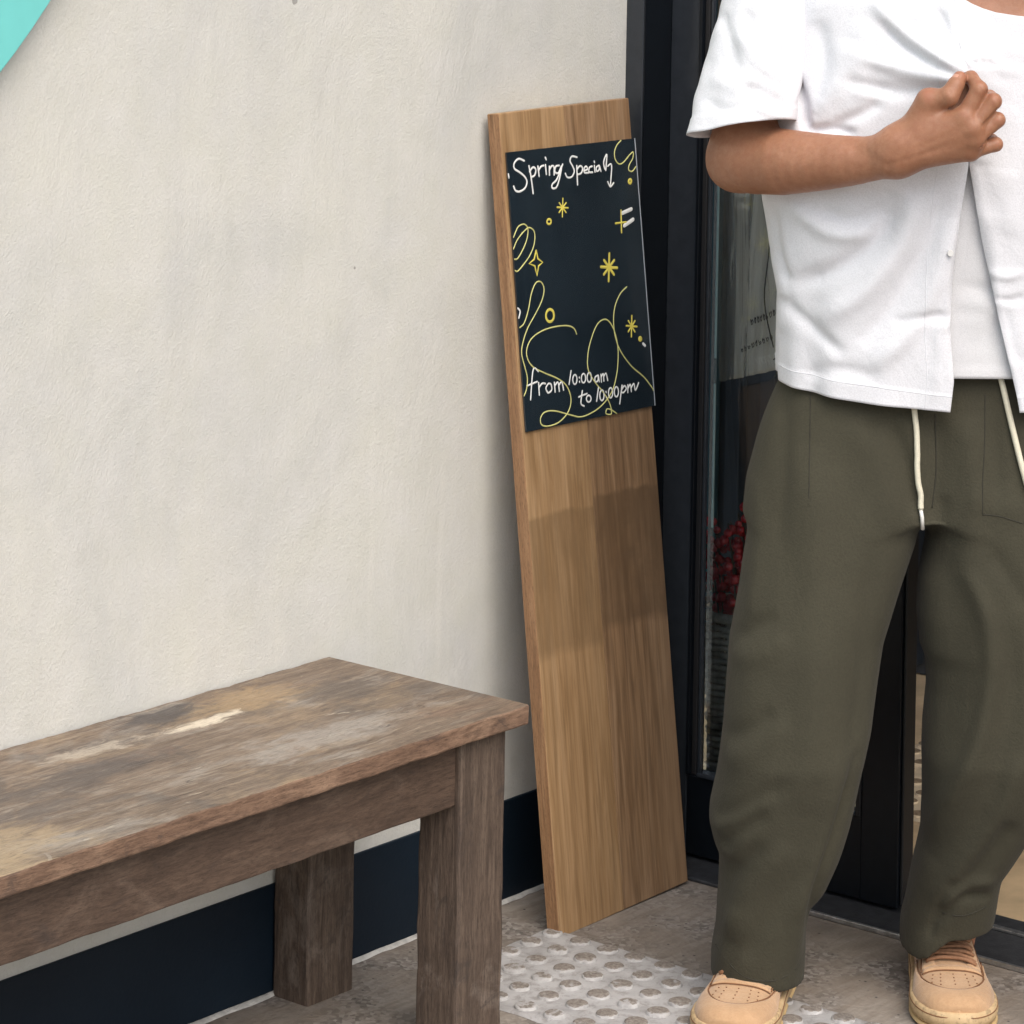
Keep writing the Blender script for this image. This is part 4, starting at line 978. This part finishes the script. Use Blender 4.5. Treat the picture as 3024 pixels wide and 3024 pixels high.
# --- upper garments: open tubes built ring by ring
def shell(name, mat, cen, wl, wr, dfr, dbk, zb, zt, th0, th1, nth, nz, parent, expo=2.5, post=None, thick=.0016):
    V = np.zeros((nz + 1, nth + 1, 3)); TH = np.zeros((nz + 1, nth + 1)); ZZ = np.zeros_like(TH)
    for j in range(nz + 1):
        t = j / nz
        a0, a1 = th0, th1
        for i in range(nth + 1):
            # two passes: angle depends on height, height on angle
            s = i / nth; z = None; th = .5 * math.pi + s * 2 * math.pi
            for _ in range(3):
                zlo = zb(th); zhi = zt(th); z = zlo + (zhi - zlo) * t
                th = (a0(z) if callable(a0) else a0) * (1 - s) + (a1(z) if callable(a1) else a1) * s
            c, sn = math.cos(th), math.sin(th)
            w_ = wl(z) if c < 0 else wr(z); d_ = dfr(z) if sn > 0 else dbk(z)
            V[j, i] = (cen(z) + w_ * math.copysign(abs(c) ** (2 / expo), c), -d_ * math.copysign(abs(sn) ** (2 / expo), sn), z)
            TH[j, i] = th; ZZ[j, i] = t
    Q = []
    for j in range(nz):
        for i in range(nth): Q.append((j * (nth + 1) + i, (j + 1) * (nth + 1) + i, (j + 1) * (nth + 1) + i + 1, j * (nth + 1) + i + 1))
    Q = np.array(Q); V = V.reshape(-1, 3)
    N_ = normals(V, Q)
    if np.mean((N_ * (V - V.mean(0)))[:, :2].sum(1)) < 0: Q = Q[:, ::-1]; N_ = -N_
    if post: V = post(V, N_, TH.reshape(-1), ZZ.reshape(-1))
    o = mesh_obj(name, V, [tuple(map(int, q)) for q in Q], mat, parent)
    md = o.modifiers.new('thickness', 'SOLIDIFY'); md.thickness = thick; md.offset = -1
    return o, V, Q
TWO = 2 * math.pi
zs = [zof(p) for p in (1210, 1100, 900, 571, 300, 150, 0, -120)][::1]
zi = np.array(zs[::1]); 
def zi_tab(vals): 
    o = np.argsort(zi); zz_, vv = zi[o], np.array(vals)[o]; return lambda z: float(np.interp(z, zz_, vv))
cen_px = [2850, 2852, 2868, 2912, 2945, 2962, 2980, 2995]
lef_px = [2306, 2303, 2302, 2256, 2262, 2280, 2300, 2380]
pys = (1210, 1100, 900, 571, 300, 150, 0, -120)
cen_ = zi_tab([xof(p, q) for p, q in zip(cen_px, pys)])
lef_ = zi_tab([xof(p, q) for p, q in zip(lef_px, pys)])
zneck = zof(-150)
fade = lambda z: math.sqrt(max(.03, 1 - max(0, (z - zof(40)) / (zneck + .03 - zof(40))) ** 2))
wl_ = lambda z: (cen_(z) - lef_(z))
dF = lambda z: (.128 + .012 * math.exp(-((z - 1.15) / .12) ** 2)) * fade(z)
dB = lambda z: .128 * fade(z)
EXPO = 2.7
def ang(xe, z, w_, c_):
    q = max(-1, min(1, (xe - c_(z)) / w_(z))); cc = math.copysign(abs(q) ** (EXPO / 2), q); return math.acos(max(-1, min(1, cc)))
eL = [(0, 2846), (200, 2849), (300, 2852), (480, 2856), (640, 2832), (830, 2812), (960, 2806), (1120, 2817), (1210, 2806)]
eR = [(0, 2815), (120, 2825), (220, 2846), (300, 2856), (480, 2859), (700, 2898), (930, 2950), (1160, 3003), (1210, 3012)]
zeL = np.array([zof(p[0], p[1]) for p in eL])[::-1]; xeL = np.array([xof(p[1], p[0], 4.34) for p in eL])[::-1]
zeR = np.array([zof(p[0], p[1]) for p in eR])[::-1]; xeR = np.array([xof(p[1], p[0], 4.34) for p in eR])[::-1]
th0 = lambda z: ang(float(np.interp(z, zeL, xeL)), z, wl_, cen_)
th1 = lambda z: ang(float(np.interp(z, zeR, xeR)), z, wl_, cen_) + TWO
def frontness(th): return max(0.0, math.sin(th))
def zb_shirt(th):
    f = frontness(th); return zof(1118, 2330, 4.47) - .010 * f - .010 * f * (1 - abs(math.cos(th))) - .004 * math.cos(th) * (1 if math.cos(th) < 0 else 0)
def zt_shirt(th):
    x = math.cos(th)
    sh = zneck + .01 - .05 * max(0, abs(x) - .35)
    if math.sin(th) > 0:
        q = (x * .30 - .03) / .06           # neckline, right of the opening
        return min(sh, zof(46) + .016 * q * q)
    return sh
pinch = L(2838, 214, 4.29)
def shirt_post(V, N, th, t):
    fr = np.clip(-N[:, 1], 0, 1)
    d2 = ((V[:, 0] - pinch[0]) ** 2 + (V[:, 2] - pinch[2]) ** 2)
    V = V.copy(); V[:, 1] -= (.038 * np.exp(-d2 / .05 ** 2) + .010 * np.exp(-d2 / .13 ** 2)) * (fr > .1)
    ST = [([(2838, 215), (2740, 150), (2640, 70), (2580, 0)], 20, 4.5), ([(2838, 220), (2760, 190), (2660, 130), (2600, 60)], 16, -5), ([(2830, 230), (2740, 225), (2640, 200), (2540, 170)], 20, 4.5), ([(2825, 245), (2720, 262), (2620, 265), (2500, 240)], 20, -5),
          ([(2838, 212), (2800, 120), (2770, 20)], 13, -4), ([(2838, 212), (2815, 100), (2800, 0)], 12, 4), ([(2841, 205), (2850, 100), (2848, 0)], 9, -4), ([(2865, 200), (2875, 100), (2872, 0)], 13, 3.5), ([(2935, 250), (2925, 120), (2915, 20)], 12, -3.5), ([(2960, 230), (2960, 120), (2955, 30)], 14, 3),
          ([(2870, 185), (2890, 178), (2930, 190)], 10, -2.5), ([(2990, 700), (2960, 520), (2965, 300)], 16, 3), ([(2920, 640), (2900, 520), (2880, 470)], 14, -3),
          ([(2640, 560), (2600, 700), (2480, 800), (2350, 860)], 30, -7), ([(2700, 560), (2670, 700), (2560, 860), (2420, 960)], 34, 6), ([(2420, 620), (2520, 650), (2620, 600)], 22, -4), ([(2330, 600), (2450, 690), (2580, 690)], 26, 4), ([(2790, 560), (2740, 720), (2640, 900), (2540, 1030)], 28, -5),
          ([(2810, 640), (2770, 820), (2690, 980), (2580, 1090)], 28, 4.5), ([(2320, 900), (2380, 960), (2500, 1060)], 20, -4), ([(2300, 780), (2330, 900), (2322, 1020)], 16, 4), ([(2640, 960), (2720, 940), (2800, 930)], 14, -3), ([(2760, 1190), (2775, 1050), (2770, 980), (2800, 960)], 10, 2.5),
          ([(2290, 620), (2310, 760), (2340, 860)], 14, -5), ([(2400, 330), (2480, 250), (2520, 120)], 40, 3), ([(2420, 60), (2440, 200), (2400, 330)], 26, -3.5), ([(2560, 300), (2540, 200), (2560, 60)], 30, 3), ([(2450, 380), (2540, 340), (2600, 300)], 16, -4),
          ([(2380, 1130), (2480, 1100), (2600, 1120)], 22, -2.5), ([(2350, 230), (2372, 300), (2385, 400)], 16, -9), ([(2390, 395), (2450, 385), (2530, 395)], 14, -6), ([(2960, 900), (2985, 1000), (3010, 1080)], 14, -3), ([(2930, 800), (2970, 820), (3015, 800)], 12, 2.5), ([(2950, 880), (2990, 890), (3020, 870)], 10, -2.5)]
    V = sculpt(V, N, [(a, b, c * 1.5) for a, b, c in ST], 4.34)
    nn = np.array([noise.noise(Vector((p[0] * 9, p[1] * 9, p[2] * 7))) + .5 * noise.noise(Vector((p[0] * 24, p[1] * 24, p[2] * 18))) for p in V.tolist()])
    V = V + N * (nn * .0035)[:, None]
    # gentle flutes toward the hem
    fl = np.clip(1 - t * 2.2, 0, 1) ** 1.5
    V = V + N * (fl * .0035 * (np.sin(th * 9 + 1) + .6 * np.sin(th * 17)))[:, None]
    # hem band, front bands stand a little proud
    V = V + N * (np.where(t < .040, .0011, 0))[:, None]
    return V
shirt, SV, SQ = shell('shirt', 'shirt_white', cen_, wl_, wl_, dF, dB, zb_shirt, zt_shirt, th0, th1, 300, 180, person, EXPO, shirt_post)
shirt['label'] = 'open short sleeved white shirt'
simple('thread', (.70, .71, .745), .9)
SN = normals(SV, SQ); NTH = 301
def stitch(ids): mesh_obj('stitching', *tube([SV[k] + SN[k] * -.0001 for k in ids], .0006, 5), 'thread', shirt)
stitch([7 * NTH + i for i in range(0, 301)]); stitch([j * NTH + 5 for j in range(0, 181)])
# sleeves
def sleeve(p0, p1, r0, r1, tilt, parent, flip=1):
    nz, nth = 70, 90; V = []; p0, p1 = np.array(p0), np.array(p1)
    d = p1 - p0; d /= np.linalg.norm(d); e1 = np.cross([0, 1, 0], d); e1 /= np.linalg.norm(e1); e2 = np.cross(d, e1)
    for j in range(nz + 1):
        t = j / nz; c = p0 + (p1 - p0) * t; r = r0 + (r1 - r0) * t ** .8
        for i in range(nth):
            a = TWO * i / nth
            rr = r * (1 + .035 * t * math.sin(a * 3 + 1.2) + .03 * t * math.sin(a * 5 + 2))
            wx, wy = 1.0, .86
            p = c + (e1 * math.cos(a) * wx + e2 * math.sin(a) * wy) * rr
            p = p + d * tilt * math.cos(a) * t
            p = p + (e1 * math.cos(a) + e2 * math.sin(a)) * (.004 * noise.noise(Vector(p * 14)) + .002 * noise.noise(Vector(p * 38)) + (.0012 if t > .90 else 0))
            V.append(p)
    Q = np.array([(j * nth + i, j * nth + (i + 1) % nth, (j + 1) * nth + (i + 1) % nth, (j + 1) * nth + i) for j in range(nz) for i in range(nth)])
    V = np.array(V); N_ = normals(V, Q)
    ctr = (p0 + p1) / 2
    if np.mean(((V - ctr) - ((V - ctr) @ d)[:, None] * d) * N_) < 0: Q = Q[:, ::-1]; N_ = -N_
    if flip > 0:
        V = sculpt(V, N_, [([(2140, 40), (2160, 120), (2180, 220)], 16, -4), ([(2200, 30), (2260, 120), (2320, 180)], 20, -5), ([(2180, 90), (2240, 180), (2320, 250)], 20, 4), ([(2190, 260), (2240, 270), (2330, 320)], 16, -5), ([(2210, 300), (2270, 335), (2340, 350)], 14, 4.5),
                           ([(2080, 300), (2150, 330), (2240, 310)], 16, -2.5), ([(2100, 230), (2170, 260), (2250, 230)], 24, 3), ([(2260, 60), (2310, 160), (2340, 280)], 12, -3.5)], 4.33)
    o = mesh_obj('sleeve', V, [tuple(map(int, q)) for q in Q], 'shirt_white', parent)
    md = o.modifiers.new('thickness', 'SOLIDIFY'); md.thickness = .0016; md.offset = -1
    return o
sleeve(L(2285, -85, 4.44), L(2197, 380, 4.385), .062, .0700, .024, shirt)
sleeve(shr + [-.01, 0, .045], elb + [-.0, -.01, .06], .066, .074, .0, shirt, -1)
# buttons on the left front band
for p in ((2812, 745),):
    q = L(p[0], p[1], 4.34); m = SV[:, 1] < 0
    i = np.argmin((SV[m][:, 0] - q[0]) ** 2 + (SV[m][:, 2] - q[2]) ** 2); bp = SV[m][i]
    bm = bmesh.new(); bmesh.ops.create_cone(bm, cap_ends=True, segments=20, radius1=.0045, radius2=.004, depth=.002)
    bmesh.ops.rotate(bm, verts=bm.verts, cent=(0, 0, 0), matrix=Matrix.Rotation(R(90), 3, 'X')); bmesh.ops.translate(bm, verts=bm.verts, vec=Vector(bp) + Vector((0, -.003, 0)))
    bm_obj('button', bm, 'button', shirt)
# t-shirt
def tee_post(V, N, th, t):
    ST = [([(2880, 650), (2870, 800), (2850, 950)], 20, -4), ([(2850, 840), (2900, 850), (2940, 820)], 16, -4), ([(2840, 900), (2890, 900), (2950, 870)], 18, 4), ([(2830, 1090), (2880, 960), (2950, 900)], 20, 4), ([(2880, 1110), (2930, 1000), (2970, 940)], 18, -3)]
    V = sculpt(V, N, ST, 4.35); nn = np.array([noise.noise(Vector((p[0] * 10, p[1] * 10, p[2] * 8))) for p in V.tolist()])
    return V + N * (nn * .003 + np.where(t < .032, .0009, 0))[:, None]
zneck_f = zof(34)
tee, V, Q = shell('t_shirt', 'tshirt_white', cen_, lambda z: wl_(z) * .93, lambda z: wl_(z) * .93, lambda z: dF(z) - .010, lambda z: dB(z) - .010,
      lambda th: zof(1116, 2900, 4.36) + .004 * math.cos(th), lambda th: (zt_shirt(th) - .004) if math.sin(th) < 0 else min(zt_shirt(th), zneck_f + .016 * ((math.cos(th) * .30 - .03) / .06) ** 2), 0, TWO, 160, 110, person, EXPO, tee_post)

# --- shoes
def shoe(loc, rz, name_label):
    LN = .292
    S_ = np.array([0, .03, .10, .25, .40, .52, .62, .72, .82, .90, .955, .985, 1.0])
    W_ = np.array([.006, .026, .037, .041, .043, .0465, .0505, .0535, .0535, .047, .035, .022, .006])
    H_ = np.array([.075, .092, .098, .094, .077, .0665, .0575, .0520, .0500, .0480, .0440, .038, .030])
    sw = lambda s: float(np.interp(s, S_, W_)); shh = lambda s: float(np.interp(s, S_, H_))
    # smooth tables
    ss = np.linspace(0, 1, 200); kk = np.ones(9) / 9
    def smt(y): 
        yy = np.interp(ss, S_, y); p = np.pad(yy, 4, mode='edge'); return np.convolve(p, kk, 'valid')
    Wt, Ht = smt(W_), smt(H_); Wt = np.where(ss > .70, .0538 * np.clip(1 - np.clip((ss - .70) / .30, 0, 1) ** 2.7, 0, 1) ** (1 / 2.1), Wt); Wt = np.where(ss < .10, .037 * np.clip(1 - ((.10 - ss) / .10) ** 2.2, 0, 1) ** .5, Wt)
    def sp_(s, phi, off=0.0):
        w_, h_ = float(np.interp(s, ss, Wt)) + off, float(np.interp(s, ss, Ht)) + off
        ex = .72
        c, sn = math.cos(phi), math.sin(phi)
        x = -w_ * math.copysign(abs(c) ** ex, c); z = .020 + (h_ - .020) * abs(sn) ** (.80 if s > .55 else .62)
        return np.array([x, -s * LN - (off if s > .9 else 0), z])
    def patch(fs, fp, nu, nv, off, mat, nm, parent, open_=''):
        V = []; Fc = []
        for i in range(nu + 1):
            for j in range(nv + 1):
                u, v_ = i / nu, j / nv
                edge = (i == 0 and 'a' not in open_) or (i == nu and 'b' not in open_) or (j == 0 and 'c' not in open_) or (j == nv and 'd' not in open_)
                V.append(sp_(fs(u, v_), fp(u, v_), off * (-.35 if edge else 1)))
        for i in range(nu):
            for j in range(nv): Fc.append((i * (nv + 1) + j, i * (nv + 1) + j + 1, (i + 1) * (nv + 1) + j + 1, (i + 1) * (nv + 1) + j))
        return mesh_obj(nm, V, Fc, mat, parent)
    up = patch(lambda u, v_: u, lambda u, v_: v_ * math.pi, 60, 40, 0.0, 'nubuck_tan', 'shoe', person)
    up['label'] = name_label
    # mudguard round the toe, eyestays, tongue end
    UC, UK = .885, .30                      # the U-shaped seam round the vamp
    us = lambda ph: UC - UK * (ph - math.pi / 2) ** 2
    patch(lambda u, v_: us(.46 + (math.pi - .92) * v_) + (.999 - us(.46 + (math.pi - .92) * v_)) * u, lambda u, v_: (.46 + (math.pi - .92) * v_) * (1 - u) + math.pi * v_ * u, 16, 48, .0028, 'nubuck_tan', 'mudguard', up, 'cd')
    mesh_obj('seam', *tube([sp_(us(ph), ph, .0012) for ph in np.linspace(.46, math.pi - .46, 60)], .0010, 6), 'seam_brown', up)
    for sg in (0, 1):
        g = (lambda u, v_: .78 + .50 * v_ + .0 * u) if sg == 0 else (lambda u, v_: math.pi - (.78 + .50 * v_))
        patch(lambda u, v_: .26 + .40 * u, g, 24, 8, .0030, 'nubuck_tan', 'eyestay', up)
        pts = [sp_(.26 + .40 * u, .78 if sg == 0 else math.pi - .78, .002) for u in np.linspace(0, 1, 20)]
        mesh_obj('seam', *tube(pts, .0009, 6), 'seam_brown', up)
    patch(lambda u, v_: .645 + .035 * u, lambda u, v_: .80 + (math.pi - 1.6) * v_, 6, 20, .0030, 'nubuck_tan', 'eyestay_bridge', up)
    mesh_obj('seam', *tube([sp_(.682 + .006 * math.sin(math.pi * v_), .80 + (math.pi - 1.6) * v_, .0016) for v_ in np.linspace(0, 1, 20)], .0009, 6), 'seam_brown', up)
    patch(lambda u, v_: .22 + .40 * u, lambda u, v_: 1.27 + (math.pi - 2.54) * v_, 16, 8, .0012, 'nubuck_tan', 'tongue', up)
    # perforations on the vamp
    for i in range(4):
        for j in range(5):
            s, ph = .715 + i * .036, math.pi / 2 + (j - 2) * (.20 + .02 * i)
            q = sp_(s, ph, .0002); bm = bmesh.new(); bmesh.ops.create_cone(bm, cap_ends=True, segments=8, radius1=.0011, radius2=.0011, depth=.0012)
            o = bm_obj('perforation', bm, 'seam_brown', up); o.location = q
    # laces
    for i in range(6):
        s = .365 + .050 * i; ds = .022 * (1 if i % 2 else -1)
        pts = [sp_(s + ds * (k / 8 - .5), 1.02 + (math.pi - 2.04) * k / 8, .0045 + .003 * math.sin(math.pi * k / 8)) for k in range(9)]
        mesh_obj('lace', *tube(pts, .0028, 8), 'lace_brown', up)
        if i < 5:
            pts = [sp_(s + .05 - (s + .05 - s) * k / 8 if i % 2 else s + .05 * k / 8, 1.05 + (math.pi - 2.1) * k / 8, .0055 + .003 * math.sin(math.pi * k / 8)) for k in range(9)]
            mesh_obj('lace', *tube(pts, .0026, 8), 'lace_brown', up)
    # sole: foxing and outsole
    def slab(z0, z1, off, mat, nm, bulge=.0015):
        prof = [(z0, -.003), (z0 + .002, 0), ((z0 + z1) / 2, bulge), (z1 - .0015, 0), (z1, -.002)]
        out = []
        for k in range(64):
            a = TWO * k / 64; s = .5 - .5 * math.cos(a) ; side = 1 if math.sin(a) >= 0 else -1
            w_ = (float(np.interp(s, ss, Wt)) + off) * (1 if .0005 < s < .9995 else 0); out.append((side * max(0, w_), -s * (LN + 2 * off) + off))
        V = []; Fc = []
        for z, o in prof:
            for (x, y) in out:
                r = math.hypot(x, (y + LN / 2) * .35) or 1; V.append((x * (1 + o / max(abs(x), .02)), y + (o if y > -LN / 2 else -o), z))
        n_ = len(out)
        for i in range(len(prof) - 1):
            for k in range(n_): Fc.append((i * n_ + k, i * n_ + (k + 1) % n_, (i + 1) * n_ + (k + 1) % n_, (i + 1) * n_ + k))
        Fc.append(tuple(range(n_))[::-1]); Fc.append(tuple(range((len(prof) - 1) * n_, len(prof) * n_)))
        return mesh_obj(nm, V, Fc, mat, up)
    slab(0.001, .0085, .0050, 'sole_cream', 'outsole'); slab(.0088, .0300, .0048, 'midsole_tan', 'midsole', .002)
    wl2 = []
    for k in range(65):
        a = TWO * k / 64; s = .5 - .5 * math.cos(a); side = 1 if math.sin(a) >= 0 else -1
        w_ = (float(np.interp(s, ss, Wt)) + .0055) * (1 if .005 < s < .995 else 0); wl2.append((side * w_, -s * (LN + .011) + .0055, .0245))
    mesh_obj('welt_stitch', *tube(wl2, .0010, 5, False), 'seam_brown', up)
    up.location = loc; up.rotation_euler.z = rz
    return up
def on_floor(px, py): b = abx(px, py)[1]; return L(px, py, F_PX * CAM_H / b)
tl = on_floor(2832, 3062); tr = on_floor(2135, 3104)
def place(toe, rz):
    dx, dy = -math.sin(-rz) * 0, 0
    return Vector((toe[0] - math.sin(rz) * .297, toe[1] + math.cos(rz) * .297, 0))
rzL, rzR = R(-2), R(-17)
shoe(place(tl, rzL), rzL, 'tan nubuck shoe on the left foot with brown laces'); shoe(place(tr, rzR), rzR, 'tan nubuck shoe on the right foot on the tactile tile')
